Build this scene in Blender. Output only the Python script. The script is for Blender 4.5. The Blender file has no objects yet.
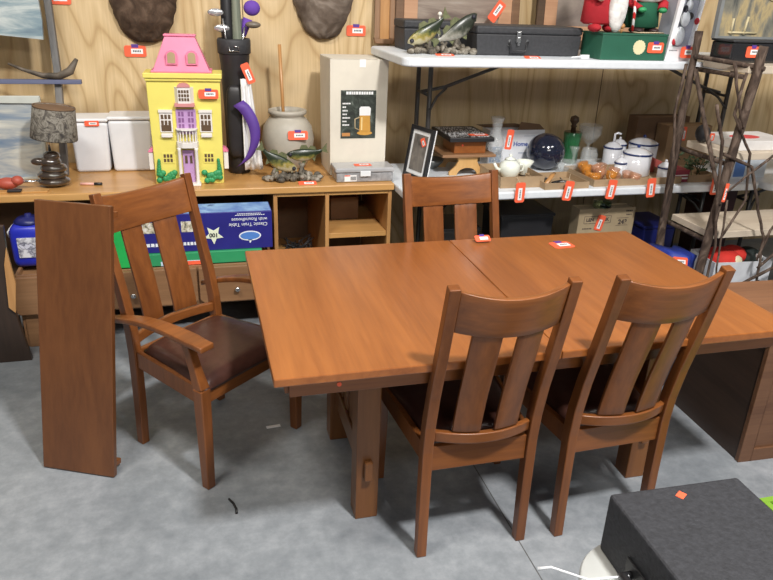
import bpy, bmesh, math, random
from mathutils import Vector, Matrix
random.seed(7)
S = bpy.context.scene
COL = S.collection
PI = math.pi
R = math.radians

# ------------------------------------------------------------------ materials
def nodes(name):
    m = bpy.data.materials.new(name); m.use_nodes = True
    nt = m.node_tree; b = nt.nodes['Principled BSDF']
    return m, nt, b
def ramp(nt, cols, fac):
    r = nt.nodes.new('ShaderNodeValToRGB')
    e = r.color_ramp.elements
    while len(e) < len(cols): e.new(0.5)
    for i, (p, c) in enumerate(cols):
        e[i].position = p; e[i].color = (*c, 1)
    nt.links.new(fac, r.inputs['Fac']); return r.outputs['Color']
def coords(nt, scale=(1, 1, 1), loc=(0, 0, 0), rot=(0, 0, 0), gen='Object'):
    t = nt.nodes.new('ShaderNodeTexCoord'); mp = nt.nodes.new('ShaderNodeMapping')
    mp.inputs['Scale'].default_value = scale; mp.inputs['Location'].default_value = loc
    mp.inputs['Rotation'].default_value = rot
    nt.links.new(t.outputs[gen], mp.inputs['Vector']); return mp.outputs['Vector']
def noise(nt, vec, scale=5, detail=4, rough=.55, dist=0):
    n = nt.nodes.new('ShaderNodeTexNoise'); n.inputs['Scale'].default_value = scale
    n.inputs['Detail'].default_value = detail; n.inputs['Roughness'].default_value = rough
    n.inputs['Distortion'].default_value = dist
    nt.links.new(vec, n.inputs['Vector']); return n.outputs['Fac']
def bump(nt, b, h, s=.2, d=.01):
    n = nt.nodes.new('ShaderNodeBump'); n.inputs['Strength'].default_value = s
    n.inputs['Distance'].default_value = d
    nt.links.new(h, n.inputs['Height']); nt.links.new(n.outputs['Normal'], b.inputs['Normal'])
CACHE = {}
def mat(name, c, rough=.5, metal=0, var=.08, scale=12, coat=0, bmp=0, alpha=1):
    if name in CACHE: return CACHE[name]
    m, nt, b = nodes(name)
    f = noise(nt, coords(nt), scale)
    c1 = tuple(max(0, x * (1 - var)) for x in c); c2 = tuple(min(1, x * (1 + var)) for x in c)
    nt.links.new(ramp(nt, [(.3, c1), (.7, c2)], f), b.inputs['Base Color'])
    b.inputs['Roughness'].default_value = rough; b.inputs['Metallic'].default_value = metal
    b.inputs['Coat Weight'].default_value = coat
    if bmp: bump(nt, b, f, bmp)
    CACHE[name] = m; return m
def glass(name, c, rough=.02, trans=1.0):
    if name in CACHE: return CACHE[name]
    m, nt, b = nodes(name)
    f = noise(nt, coords(nt), 9)
    nt.links.new(ramp(nt, [(.3, tuple(x * .96 for x in c)), (.7, c)], f), b.inputs['Base Color'])
    b.inputs['Roughness'].default_value = rough
    b.inputs['Transmission Weight'].default_value = trans
    b.inputs['IOR'].default_value = 1.3
    CACHE[name] = m; return m
def wood(name, c1, c2, axis='z', rough=.35, fine=60, coat=.15, broad=6):
    if name in CACHE: return CACHE[name]
    m, nt, b = nodes(name)
    sc = {'x': (.06, 1, 1), 'y': (1, .06, 1), 'z': (1, 1, .06)}[axis]
    v = coords(nt, sc)
    f1 = noise(nt, v, fine, 5, .6, .3); f2 = noise(nt, v, broad, 3, .5, 1.0)
    mx = nt.nodes.new('ShaderNodeMix'); mx.inputs['Factor'].default_value = .55
    nt.links.new(f1, mx.inputs['A']); nt.links.new(f2, mx.inputs['B'])
    nt.links.new(ramp(nt, [(.3, c1), (.68, c2)], mx.outputs['Result']), b.inputs['Base Color'])
    b.inputs['Roughness'].default_value = rough; b.inputs['Coat Weight'].default_value = coat
    b.inputs['Coat Roughness'].default_value = .25
    bump(nt, b, f1, .05, .002)
    CACHE[name] = m; return m
def plywood():
    m, nt, b = nodes('plywood')
    t = nt.nodes.new('ShaderNodeTexCoord')
    mp = nt.nodes.new('ShaderNodeMapping'); mp.inputs['Scale'].default_value = (1, 1, .30)
    nt.links.new(t.outputs['Object'], mp.inputs['Vector'])
    f = noise(nt, mp.outputs['Vector'], 1.9, 2, .45, .9)
    mul = nt.nodes.new('ShaderNodeMath'); mul.operation = 'MULTIPLY'; mul.inputs[1].default_value = 12
    nt.links.new(f, mul.inputs[0])
    fr = nt.nodes.new('ShaderNodeMath'); fr.operation = 'PINGPONG'; fr.inputs[1].default_value = .5
    nt.links.new(mul.outputs[0], fr.inputs[0])
    tone = noise(nt, coords(nt, (1.2, 1, .45)), 2.2, 3)
    fine = noise(nt, coords(nt, (1, 1, .03)), 90, 3)
    a = ramp(nt, [(.0, (.56, .39, .20)), (.14, (.70, .53, .30)), (.5, (.77, .60, .365))], fr.outputs[0])
    c = ramp(nt, [(.35, (.80, .76, .70)), (.65, (1, 1, 1))], tone)
    d = ramp(nt, [(.3, (.86, .84, .80)), (.7, (1, 1, 1))], fine)
    for x in (c, d):
        mm = nt.nodes.new('ShaderNodeMix'); mm.data_type = 'RGBA'; mm.blend_type = 'MULTIPLY'
        mm.inputs[0].default_value = 1
        nt.links.new(a, mm.inputs[6]); nt.links.new(x, mm.inputs[7]); a = mm.outputs[2]
    nt.links.new(a, b.inputs['Base Color']); b.inputs['Roughness'].default_value = .7
    return m
def concrete():
    m, nt, b = nodes('concrete')
    v = coords(nt)
    a = noise(nt, v, 1.3, 6, .6, .4); c = noise(nt, v, 14, 6, .7)
    mx = nt.nodes.new('ShaderNodeMix'); mx.inputs['Factor'].default_value = .45
    nt.links.new(a, mx.inputs['A']); nt.links.new(c, mx.inputs['B'])
    col = ramp(nt, [(.34, (.15, .167, .185)), (.5, (.235, .255, .275)), (.66, (.35, .37, .395))], mx.outputs['Result'])
    # the saw-cut control joint in the slab
    sp = nt.nodes.new('ShaderNodeSeparateXYZ'); nt.links.new(v, sp.inputs[0])
    s1 = nt.nodes.new('ShaderNodeMath'); s1.operation = 'SUBTRACT'; s1.inputs[1].default_value = 1.0
    nt.links.new(sp.outputs['X'], s1.inputs[0])
    s2 = nt.nodes.new('ShaderNodeMath'); s2.operation = 'ABSOLUTE'; nt.links.new(s1.outputs[0], s2.inputs[0])
    s3 = nt.nodes.new('ShaderNodeMath'); s3.operation = 'LESS_THAN'; s3.inputs[1].default_value = .0022
    nt.links.new(s2.outputs[0], s3.inputs[0])
    mm = nt.nodes.new('ShaderNodeMix'); mm.data_type = 'RGBA'
    nt.links.new(s3.outputs[0], mm.inputs[0]); nt.links.new(col, mm.inputs[6]); mm.inputs[7].default_value = (.09, .09, .09, 1)
    nt.links.new(mm.outputs[2], b.inputs['Base Color'])
    b.inputs['Roughness'].default_value = .55
    bump(nt, b, c, .08, .004)
    return m
def pattern(name, cols, scale=4, stretch=(1, 1, 1), rough=.6, detail=5, dist=.5, bmp=0, metal=0):
    if name in CACHE: return CACHE[name]
    m, nt, b = nodes(name)
    f = noise(nt, coords(nt, stretch), scale, detail, .6, dist)
    nt.links.new(ramp(nt, cols, f), b.inputs['Base Color'])
    b.inputs['Roughness'].default_value = rough; b.inputs['Metallic'].default_value = metal
    if bmp: bump(nt, b, f, bmp)
    CACHE[name] = m; return m

# ------------------------------------------------------------------ geometry
class G:
    def __init__(s): s.v = []; s.f = []; s.sm = []
    def add(s, vs, fs, smooth=False):
        n = len(s.v); s.v += [tuple(v) for v in vs]
        s.f += [tuple(n + i for i in f) for f in fs]; s.sm += [smooth] * len(fs); return s
    def box(s, x0, x1, y0, y1, z0, z1, M=None):
        vs = [Vector(p) for p in ((x0, y0, z0), (x1, y0, z0), (x1, y1, z0), (x0, y1, z0), (x0, y0, z1), (x1, y0, z1), (x1, y1, z1), (x0, y1, z1))]
        if M: vs = [M @ v for v in vs]
        return s.add(vs, [(0, 3, 2, 1), (4, 5, 6, 7), (0, 1, 5, 4), (1, 2, 6, 5), (2, 3, 7, 6), (3, 0, 4, 7)])
    def prism(s, poly, a0, a1, ax='y', M=None, smooth=False):
        # poly in the plane across ax; ax y -> (x,z); ax z -> (x,y); ax x -> (y,z)
        def mk(p, a):
            v = {'y': (p[0], a, p[1]), 'z': (p[0], p[1], a), 'x': (a, p[0], p[1])}[ax]
            v = Vector(v); return M @ v if M else v
        n = len(poly)
        vs = [mk(p, a0) for p in poly] + [mk(p, a1) for p in poly]
        fs = [tuple(range(n)), tuple(range(2 * n - 1, n - 1, -1))] + [(i, n + i, n + (i + 1) % n, (i + 1) % n) for i in range(n)]
        return s.add(vs, fs, smooth)
    def lathe(s, prof, c=(0, 0, 0), seg=28, M=None, sx=1, sy=1):
        vs = []; fs = []
        for r, z in prof:
            for k in range(seg):
                a = 2 * PI * k / seg; v = Vector((c[0] + r * sx * math.cos(a), c[1] + r * sy * math.sin(a), c[2] + z))
                vs.append(M @ v if M else v)
        for i in range(len(prof) - 1):
            for k in range(seg):
                fs.append((i * seg + k, i * seg + (k + 1) % seg, (i + 1) * seg + (k + 1) % seg, (i + 1) * seg + k))
        s.add(vs, fs, True)
        n = len(s.v) - len(vs)
        if prof[0][0] > 1e-5: s.f.append(tuple(n + k for k in range(seg - 1, -1, -1))); s.sm.append(False)
        if prof[-1][0] > 1e-5: s.f.append(tuple(n + (len(prof) - 1) * seg + k for k in range(seg))); s.sm.append(False)
        return s
    def tube(s, pts, r, seg=10, flat=None):
        pts = [Vector(p) for p in pts]; n = len(pts)
        rs = r if isinstance(r, (list, tuple)) else [r] * n
        vs = []; fs = []; up = None
        for i, p in enumerate(pts):
            d = (pts[min(i + 1, n - 1)] - pts[max(i - 1, 0)]).normalized()
            if up is None:
                up = Vector((0, 0, 1)) if abs(d.z) < .9 else Vector((1, 0, 0))
            a = d.cross(up).normalized(); b = a.cross(d).normalized(); up = b
            for k in range(seg):
                t = 2 * PI * k / seg
                vs.append(p + a * math.cos(t) * rs[i] + b * math.sin(t) * rs[i] * (flat or 1))
        for i in range(n - 1):
            for k in range(seg):
                fs.append((i * seg + k, i * seg + (k + 1) % seg, (i + 1) * seg + (k + 1) % seg, (i + 1) * seg + k))
        s.add(vs, fs, True)
        o = len(s.v) - len(vs)
        s.f.append(tuple(o + k for k in range(seg - 1, -1, -1))); s.sm.append(False)
        s.f.append(tuple(o + (n - 1) * seg + k for k in range(seg))); s.sm.append(False)
        return s
    def sweep(s, path, w, h):
        # rectangular bar; path of (x,y,z); w list along local X, h across in the y/z plane
        n = len(path); vs = []; fs = []
        P = [Vector(p) for p in path]
        for i, p in enumerate(P):
            d = (P[min(i + 1, n - 1)] - P[max(i - 1, 0)]).normalized()
            nrm = Vector((0, -d.z, d.y)).normalized() if abs(d.x) < .99 else Vector((0, 0, 1))
            ww = (w[i] if isinstance(w, list) else w) / 2; hh = (h[i] if isinstance(h, list) else h) / 2
            for a, b in ((-1, -1), (1, -1), (1, 1), (-1, 1)):
                vs.append(p + Vector((a * ww, 0, 0)) + nrm * b * hh)
        for i in range(n - 1):
            for k in range(4):
                fs.append((i * 4 + k, i * 4 + (k + 1) % 4, (i + 1) * 4 + (k + 1) % 4, (i + 1) * 4 + k))
        fs.append((3, 2, 1, 0)); m = (n - 1) * 4; fs.append((m, m + 1, m + 2, m + 3))
        return s.add(vs, fs)
    def sph(s, c, r, seg=20, ring=12, M=None, ex=1.0):
        vs = []; fs = []
        rx, ry, rz = r if isinstance(r, (tuple, list)) else (r, r, r)
        sg = lambda t: math.copysign(abs(t) ** ex, t)
        for i in range(ring + 1):
            ph = -PI / 2 + PI * i / ring
            for k in range(seg):
                a = 2 * PI * k / seg
                v = Vector((c[0] + rx * sg(math.cos(ph)) * sg(math.cos(a)), c[1] + ry * sg(math.cos(ph)) * sg(math.sin(a)), c[2] + rz * sg(math.sin(ph))))
                vs.append(M @ v if M else v)
        for i in range(ring):
            for k in range(seg):
                fs.append((i * seg + k, i * seg + (k + 1) % seg, (i + 1) * seg + (k + 1) % seg, (i + 1) * seg + k))
        return s.add(vs, fs, True)
    def grid(s, fn, nu, nv, th, nrm=(0, 1, 0)):
        # a thick sheet: fn(u,v)->point, thickness th along nrm
        nr = Vector(nrm) * th; A = [Vector(fn(i / nu, j / nv)) for j in range(nv + 1) for i in range(nu + 1)]
        N = len(A); vs = A + [a + nr for a in A]; fs = []
        W = nu + 1
        for j in range(nv):
            for i in range(nu):
                q = (j * W + i, j * W + i + 1, (j + 1) * W + i + 1, (j + 1) * W + i)
                fs.append(q); fs.append(tuple(N + x for x in reversed(q)))
        for i in range(nu):
            fs.append((i, N + i, N + i + 1, i + 1)); a = nv * W + i; fs.append((a, a + 1, N + a + 1, N + a))
        for j in range(nv):
            a = j * W; b = (j + 1) * W; fs.append((a, b, N + b, N + a)); a += nu; b += nu; fs.append((a, N + a, N + b, b))
        return s.add(vs, fs, True)

def put(name, g, m, parent=None, loc=(0, 0, 0), rot=(0, 0, 0), bev=0, seg=2, label=None, auto=True):
    me = bpy.data.meshes.new(name)
    bm = bmesh.new()
    bv = [bm.verts.new(v) for v in g.v]
    for f, sm in zip(g.f, g.sm):
        try:
            fc = bm.faces.new([bv[i] for i in f]); fc.smooth = sm
        except ValueError: pass
    bmesh.ops.remove_doubles(bm, verts=bm.verts, dist=1e-6)
    bmesh.ops.recalc_face_normals(bm, faces=bm.faces)
    bm.to_mesh(me); bm.free()
    me.materials.append(m)
    o = bpy.data.objects.new(name, me); COL.objects.link(o)
    o.location = loc; o.rotation_euler = rot
    if parent: o.parent = parent
    if bev:
        md = o.modifiers.new('edge', 'BEVEL'); md.width = bev; md.segments = seg; md.limit_method = 'ANGLE'; md.angle_limit = R(40)
    if label: o['label'] = label
    return o
def tag(o, label, cat, group=None, kind=None):
    o['label'] = label; o['category'] = cat
    if group: o['group'] = group
    if kind: o['kind'] = kind
    return o
def thing(name, label, cat, loc=(0, 0, 0), rz=0, group=None):
    o = bpy.data.objects.new(name, None); COL.objects.link(o); o.empty_display_size = .05
    o.location = loc; o.rotation_euler = (0, 0, rz)
    return tag(o, label, cat, group)
def struct(name, g, m, bev=0):
    o = put(name, g, m, bev=bev); o['kind'] = 'structure'; return o
def words(txt, size, m, parent, loc, rot, name='lettering', bold=0, sx=1):
    cu = bpy.data.curves.new(name, 'FONT'); cu.body = txt; cu.size = size; cu.extrude = .0004; cu.offset = bold
    cu.align_x = 'CENTER'; cu.align_y = 'CENTER'
    t = bpy.data.objects.new(name, cu); COL.objects.link(t)
    dg = bpy.context.evaluated_depsgraph_get()
    me = bpy.data.meshes.new_from_object(t.evaluated_get(dg)); bpy.data.objects.remove(t)
    me.materials.clear(); me.materials.append(m)
    o = bpy.data.objects.new(name, me); COL.objects.link(o); o.parent = parent
    o.location = loc; o.rotation_euler = rot; o.scale = (sx, 1, 1)
    return o

# palette
WD1, WD2 = (.155, .046, .014), (.31, .105, .032)
M_chair = wood('cherry_stain', (.108, .032, .008), (.25, .082, .019), 'z', .38)
M_chairx = wood('cherry_stain_cross', (.115, .035, .009), (.28, .094, .022), 'x', .36)
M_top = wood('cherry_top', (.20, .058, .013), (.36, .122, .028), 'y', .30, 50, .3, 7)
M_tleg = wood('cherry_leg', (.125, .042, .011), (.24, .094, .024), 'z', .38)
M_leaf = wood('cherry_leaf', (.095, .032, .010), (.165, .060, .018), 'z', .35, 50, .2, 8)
M_seat = mat('oxblood_leather', (.055, .022, .016), .32, var=.15, scale=30, bmp=.1)
M_oak = wood('honey_oak', (.46, .23, .070), (.62, .35, .125), 'x', .35)
M_oakz = wood('honey_oak_upright', (.38, .18, .058), (.54, .29, .11), 'z', .4)
M_dres = wood('dull_walnut', (.20, .10, .045), (.32, .17, .08), 'x', .5)
M_dark = wood('dark_wood', (.020, .012, .008), (.05, .028, .018), 'z', .45)
M_white = mat('white_plastic', (.78, .80, .82), .4, var=.03)
M_tbl = mat('table_plastic', (.72, .76, .80), .45, var=.04, scale=30)
M_steel = mat('grey_steel', (.10, .095, .09), .4, .6)
M_black = mat('black_plastic', (.018, .018, .02), .45)
M_blackm = mat('black_vinyl', (.035, .036, .040), .6, var=.2, scale=60, bmp=.15)
M_card = mat('cardboard', (.36, .25, .145), .8, var=.1)
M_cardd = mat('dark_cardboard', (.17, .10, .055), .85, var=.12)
M_orange = mat('orange_card', (.90, .13, .055), .6, var=.05)
M_label = mat('label_white', (.85, .85, .85), .6, var=.02)
M_purple = mat('purple', (.10, .04, .28), .6)
M_ink = mat('ink', (.02, .02, .03), .6)
M_string = mat('string', (.55, .42, .28), .8)
M_chrome = mat('chrome', (.62, .62, .62), .2, .9)

TAGN = [0]
def price_tag(parent, loc, rot, w=.055, h=.038, purple=True, tail=True, name='price_tag'):
    # orange card with a clipped corner, a white label and a purple tab
    g = G(); c = min(w, h) * .13
    g.prism([(-w / 2 + c, -h / 2), (w / 2 - c, -h / 2), (w / 2, -h / 2 + c), (w / 2, h / 2 - c), (w / 2 - c, h / 2), (-w / 2 + c, h / 2), (-w / 2, h / 2 - c), (-w / 2, -h / 2 + c)], -.0008, .0008, 'y')
    t = put(name, g, M_orange, parent, loc, rot)
    if parent: t['label'] = 'orange price tag with white label'
    a, b = (w * .27, h * .22) if w > h else (w * .2, h * .3)
    k = (w * .08, 0) if w > h else (0, -h * .08)
    put('price_label', G().box(k[0] - a, k[0] + a, -.0016, -.0009, k[1] - b, k[1] + b), M_label, t, label='white price label')
    n = G()
    for i in range(5):
        f = (i - 2) * .28
        if w > h: n.box(k[0] + a * f - a * .09, k[0] + a * f + a * .09, -.0021, -.0017, -b * .3, b * .4)
        else: n.box(-a * .3, a * .3, -.0021, -.0017, k[1] + b * f - b * .09, k[1] + b * f + b * .09)
    put('price_digits', n, M_ink, t)
    if purple:
        put('purple_tab', G().box(-w * .16, w * .16, -.002, .002, h * .32, h * .62), M_purple, t, label='purple plastic fastener')
    return t

# ------------------------------------------------------------------ setting
struct('floor', G().box(-4, 6.5, -3, 4.5, -.1, 0), concrete())
struct('wall_back', G().box(-4, 6.5, 4.5, 4.6, 0, 3.2), plywood())
struct('gap_shade_1', G().box(.312, .316, 4.497, 4.5, 0, 3.2).box(2.74, 2.744, 4.497, 4.5, 0, 3.2), mat('gap_shadow', (.12, .075, .04), .9))  # dark strips colour in the shade of the gaps between plywood sheets

# ------------------------------------------------------------------ dining table
T = thing('dining_table', 'reddish brown wooden trestle dining table with seam across its middle', 'table', (1.045, 2.23, 0))
def half(x0, x1, nm):
    return put('tabletop', G().box(x0, x1, -.527, .527, .732, .76), M_top, T, bev=.004)
half(-.883, -.0012, 0); half(.0012, .883, 1)
for y in (-.475, .475):
    put('apron', G().box(-.835, .835, y - .011, y + .011, .672, .7315), M_chairx, T, bev=.002)
for x in (-.835, .835):
    put('apron', G().box(x - .011, x + .011, -.463, .463, .672, .7315), M_chairx, T, bev=.002)
for sx in (-1, 1):
    x = -.542 if sx < 0 else .562
    for y in (-.234, .262):
        put('leg', G().box(x - .041, x + .041, y - .040, y + .040, 0, .672), M_tleg, T, bev=.004)
    rail = put('lower_rail', G().box(x - .018, x + .018, -.19, .222, .17, .26), M_tleg, T, bev=.003)
    put('tenon', G().box(x - .015, x + .015, -.296, -.2745, .175, .255), M_tleg, rail, bev=.006)
    put('top_rail', G().box(x - .030, x + .030, -.45, .45, .6725, .7315), M_tleg, T, bev=.003)
    for k in range(4):
        yy = -.135 + k * .10
        put('slat', G().box(x - .009, x + .009, yy - .034, yy + .034, .2605, .672), M_tleg, T, bev=.002)
put('stretcher', G().box(-.523, .543, -.012, .042, .42, .50), M_chairx, T, bev=.003)
price_tag(T, (.475, .385, .7612), (R(-90), 0, R(4)), .10, .075)
put('sticker', G().lathe([(.007, 0), (.007, .0015)], (0, 0, 0), 12), M_orange, T, (-.69, -.4865, .70), (R(90), 0, 0), label='round orange sticker')

# ------------------------------------------------------------------ chairs
def chair(name, label, loc, rz, hw=.181, fw=.215, arms=False, top=1.035, depth=.43):
    c = thing(name, label, 'chair', (loc[0], loc[1], 0), rz, 'matching slat-back dining chairs')
    prof = [(0, 0), (.008, .2), (.012, .42), (.004, .52), (-.02, .64), (-.055, .77), (-.09, .91), (-.12, top)]
    def yat(z):
        for (a, b), (d, e) in zip(prof, prof[1:]):
            if b <= z <= e: return a + (d - a) * (z - b) / (e - b)
        return prof[-1][0]
    for s in (-1, 1):
        put('back_post', G().sweep([(s * hw, y, z) for y, z in prof], .034, [.036, .04, .044, .044, .040, .036, .032, .030]), M_chair, c, bev=.003)
    for s in (-1, 1):
        if arms:
            g = G().sweep([(s * fw, depth, 0), (s * fw, depth, .30), (s * fw, depth, .43)], [.036, .044, .046], [.036, .044, .046])
            put('leg', g, M_chair, c, bev=.004)
            g = G().sweep([(s * fw, depth, .428), (s * (fw + .003), depth - .02, .50), (s * (fw + .006), depth - .05, .608)], [.042, .034, .034], [.046, .036, .032])
            put('arm_support', g, M_chair, c, bev=.003)
            def af(u, v, s=s):
                y = -.095 + u * (depth + .155)
                z = .535 + .070 * u + .045 * math.sin(PI * u)
                w = .034 + .030 * u ** .8
                if u > .93: w *= .86
                if u < .05: w *= .8
                x = (hw + .032) + (fw + .012 - hw - .032) * u + .015 * math.sin(PI * u)
                return (s * (x + (v - .5) * 2 * w / 2 * 1.1), y, z)
            put('arm', G().grid(af, 16, 4, .021, (0, 0, 1)), M_chairx, c, bev=.003)
        else:
            put('leg', G().sweep([(s * fw, depth, 0), (s * fw, depth, .25), (s * fw, depth, .44)], [.028, .038, .04], [.028, .038, .04]), M_chair, c, bev=.003)
    iw = hw - .0175
    bow = .040
    def cy(x): return -bow * (1 - (x / iw) ** 2)
    def rail(z0, z1, dip0, dip1, th):
        def fn(u, v):
            x = -iw + 2 * iw * u; q = 1 - (x / iw) ** 2
            z = (z0 - dip0 * q) * (1 - v) + (z1 - dip1 * q) * v
            return (x, yat(z) + cy(x) - th / 2, z)
        return G().grid(fn, 18, 5, th)
    put('crest_rail', rail(.885, top - .012, .012, .020, .021), M_chairx, c, bev=.003)
    put('lower_back_rail', rail(.456, .494, 0, 0, .022), M_chairx, c, bev=.003)
    for s in (-1, 1):
        cx = s * iw * .41; sw = iw * .262
        def fs(u, v, cx=cx, sw=sw):
            x = cx - sw + 2 * sw * u; z = .5 + .39 * v
            return (x, yat(z) + cy(x) - .006, z)
        put('back_slat', G().grid(fs, 4, 10, .011), M_chair, c, bev=.001)
    put('seat_rail', G().box(-iw, iw, .002, .022, .340, .432), M_chairx, c, bev=.002)
    put('seat_rail', G().box(-fw + .021, fw - .021, depth - .012, depth + .012, .365, .43), M_chairx, c, bev=.002)
    for s in (-1, 1):
        put('seat_rail', G().add([(s * (hw - .010), .034, .365), (s * (hw + .010), .034, .365), (s * (fw + .010), depth - .022, .365), (s * (fw - .010), depth - .022, .365),
              (s * (hw - .010), .034, .435), (s * (hw + .010), .034, .435), (s * (fw + .010), depth - .022, .435), (s * (fw - .010), depth - .022, .435)],
              [(0, 3, 2, 1), (4, 5, 6, 7), (0, 1, 5, 4), (1, 2, 6, 5), (2, 3, 7, 6), (3, 0, 4, 7)]), M_chair, c, bev=.002)
    def sf(u, v):
        a = 2 * u - 1; b = 2 * v - 1
        y = .036 + (depth + .012 - .036 + .01) * v
        w = (hw - .018) + (fw + .012 - hw + .018) * v
        if arms and v > .80: w = min(w, fw + .012 - .0 * v)
        r = max(0, 1 - abs(a) ** 4) ** .5 * max(0, 1 - abs(b) ** 4) ** .5
        return (a * w * (1 - .03 * b ** 4), y, .4305 + .010 * (r > .001) + .034 * r)
    put('seat', G().grid(sf, 20, 20, -.012, (0, 0, 1)), M_seat, c, label='dark brown leather seat pad')
    return c
C1 = chair('dining_chair', 'wooden side chair tucked under the table, the one standing nearer the price-tagged black case\'s far side, by the left table leg', (.823, 1.745), R(0))
C1['label'] = 'slat-back side chair pushed in at the near side beside the exposed table leg'
C2 = chair('dining_chair', 'slat-back side chair pushed in at the near side, closest to the black case', (1.328, 1.742), R(2.0))
C3 = chair('dining_chair', 'slat-back chair on the far side of the table, facing the camera', (1.10, 2.80), R(184), hw=.212, fw=.235, top=1.025)
C4 = chair('dining_armchair', 'wooden armchair with brown leather seat at the table end beside the leaning board', (-.135, 2.742), R(-139), hw=.2125, fw=.25, arms=True)

price_tag(C3, (-.075, .10, .778), (R(-60), 0, R(176)), .07, .035)

# loose table leaf leaning on the armchair
Lf = thing('table_leaf', 'loose reddish wooden table leaf standing on end against the armchair', 'table leaf', (-.662, 2.499, 0), R(-25))
tilt = Matrix.Rotation(R(-11.0), 4, 'X')
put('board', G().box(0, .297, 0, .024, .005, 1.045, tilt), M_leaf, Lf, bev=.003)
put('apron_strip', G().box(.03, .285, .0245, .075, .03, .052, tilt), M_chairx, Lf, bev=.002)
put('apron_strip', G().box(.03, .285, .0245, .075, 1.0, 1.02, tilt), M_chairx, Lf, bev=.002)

# ------------------------------------------------------------------ long desk against the wall
D = thing('desk', 'long honey oak desk with open cubbies along the plywood wall', 'desk', (0, 0, 0))
put('desk_top', G().box(-1.75, 1.075, 3.77, 4.48, .712, .75), M_oak, D, bev=.005)
for x, nm in ((.40, 0), (.69, 0), (1.055, 0), (-1.70, 0)):
    put('upright', G().box(x - .011, x + .011, 3.785, 4.45, 0, .7115), M_oakz, D, bev=.002)
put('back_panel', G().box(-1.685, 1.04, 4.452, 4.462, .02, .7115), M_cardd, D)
put('cubby_shelf', G().box(.7015, 1.0435, 3.80, 4.45, .43, .46), M_oak, D, bev=.002)
put('cubby_shelf', G().box(.4115, .6785, 3.80, 4.45, .20, .22), M_oak, D, bev=.002)
put('front_rail', G().box(.4115, 1.0435, 3.787, 3.80, .690, .7115), M_oak, D, bev=.002)
g = G()
random.seed(3)
for k in range(26):
    p = [Vector((.545 + random.uniform(-.10, .10), 3.93 + random.uniform(-.08, .12), .23 + random.uniform(.0, .16))) for _ in range(5)]
    pts = []
    for i in range(4):
        for t in range(4): pts.append(p[i].lerp(p[i + 1], t / 4))
    g.tube(pts, .0025, 5)
o = put('cord_tangle', g, M_black); tag(o, 'tangle of black cords in the cubby under the desk', 'cords', kind='stuff')
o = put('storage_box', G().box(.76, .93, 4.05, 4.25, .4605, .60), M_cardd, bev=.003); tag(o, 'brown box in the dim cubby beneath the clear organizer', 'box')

# drawer chest under the desk
B = thing('drawer_chest', 'low walnut drawer chest with open top under the oak desk', 'drawers', (0, 0, 0))
put('carcass', G().box(-.905, .36, 3.56, 3.575, .18, .40).box(-.915, -.90, 3.576, 4.3, .0, .40).box(.345, .36, 3.576, 4.3, 0, .40).box(-.90, .345, 4.28, 4.3, 0, .40).box(-.90, .345, 3.576, 4.28, .36, .375), M_dres, B, bev=.002)
for x0, x1 in ((-.93, -.045), (-.035, .37)):
    d = put('drawer', G().prism([(x0, .215), (x0 + .02, .195), (x1 - .02, .195), (x1, .215), (x1, .395), (x0, .395)], 3.535, 3.5595, 'y'), M_dres, B, bev=.003)
    xk = -.365 if x0 < -.5 else .16
    put('knob', G().lathe([(.006, 0), (.005, .012), (.014, .018), (.012, .026), (0, .028)], seg=14), M_chrome, d, (xk, 3.535, .27), (R(90), 0, 0), label='chrome knob')
put('base', G().box(-.90, -.62, 3.57, 3.5995, 0, .1795), M_dres, B, bev=.002)
o = put('furniture_side', G(), M_dark) if False else None
DK = thing('wooden_stand', 'dark wooden stand with tan edge by the drawer chest', 'stand', (0, 0, 0))
put('side_panel', G().prism([(-1.30, 0), (-.865, 0), (-.905, .30), (-.885, .70), (-1.30, .70)], 3.42, 3.45, 'y'), M_dark, DK, bev=.003)
put('tan_edge', G().prism([(-.92, .30), (-.895, .27), (-.872, .42), (-.885, .60), (-.905, .52)], 3.405, 3.4195, 'y'), M_oakz, DK)
put('base', G().box(-1.30, -.97, 3.4505, 3.76, 0, .10), M_dark, DK)

# things on the drawer chest
o = put('game_box', G().box(-.33, .30, 3.58, 3.98, .4005, .466), mat('green_box', (.03, .30, .12), .45), bev=.003); tag(o, 'flat green box under the blue train table carton', 'box')
put('picture_strip', G().box(-.22, .02, 3.578, 3.5795, .402, .425), mat('sky_print', (.55, .70, .85), .5), o)
put('red_strip', G().box(-.10, .02, 3.5765, 3.5778, .4015, .422), M_orange, o)
o = put('plastic_bin', G().prism([(-.475, .4005), (-.365, .4005), (-.36, .60), (-.49, .60)], 3.58, 3.90, 'y'), mat('green_bin', (.02, .42, .09), .4), bev=.004); tag(o, 'bright green plastic bin left of the train table carton', 'bin'); o['label'] = 'bright green plastic bin seen through the armchair back'
o = put('plastic_bottle', G().lathe([(.04, 0), (.045, .02), (.045, .22), (.03, .26), (.032, .27), (.036, .30), (.02, .34), (0, .345)], (-.74, 3.64, .4005)), mat('green_bottle', (.03, .45, .15), .4)); tag(o, 'green rounded bottle top behind the leaning table leaf', 'bottle')

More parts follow.
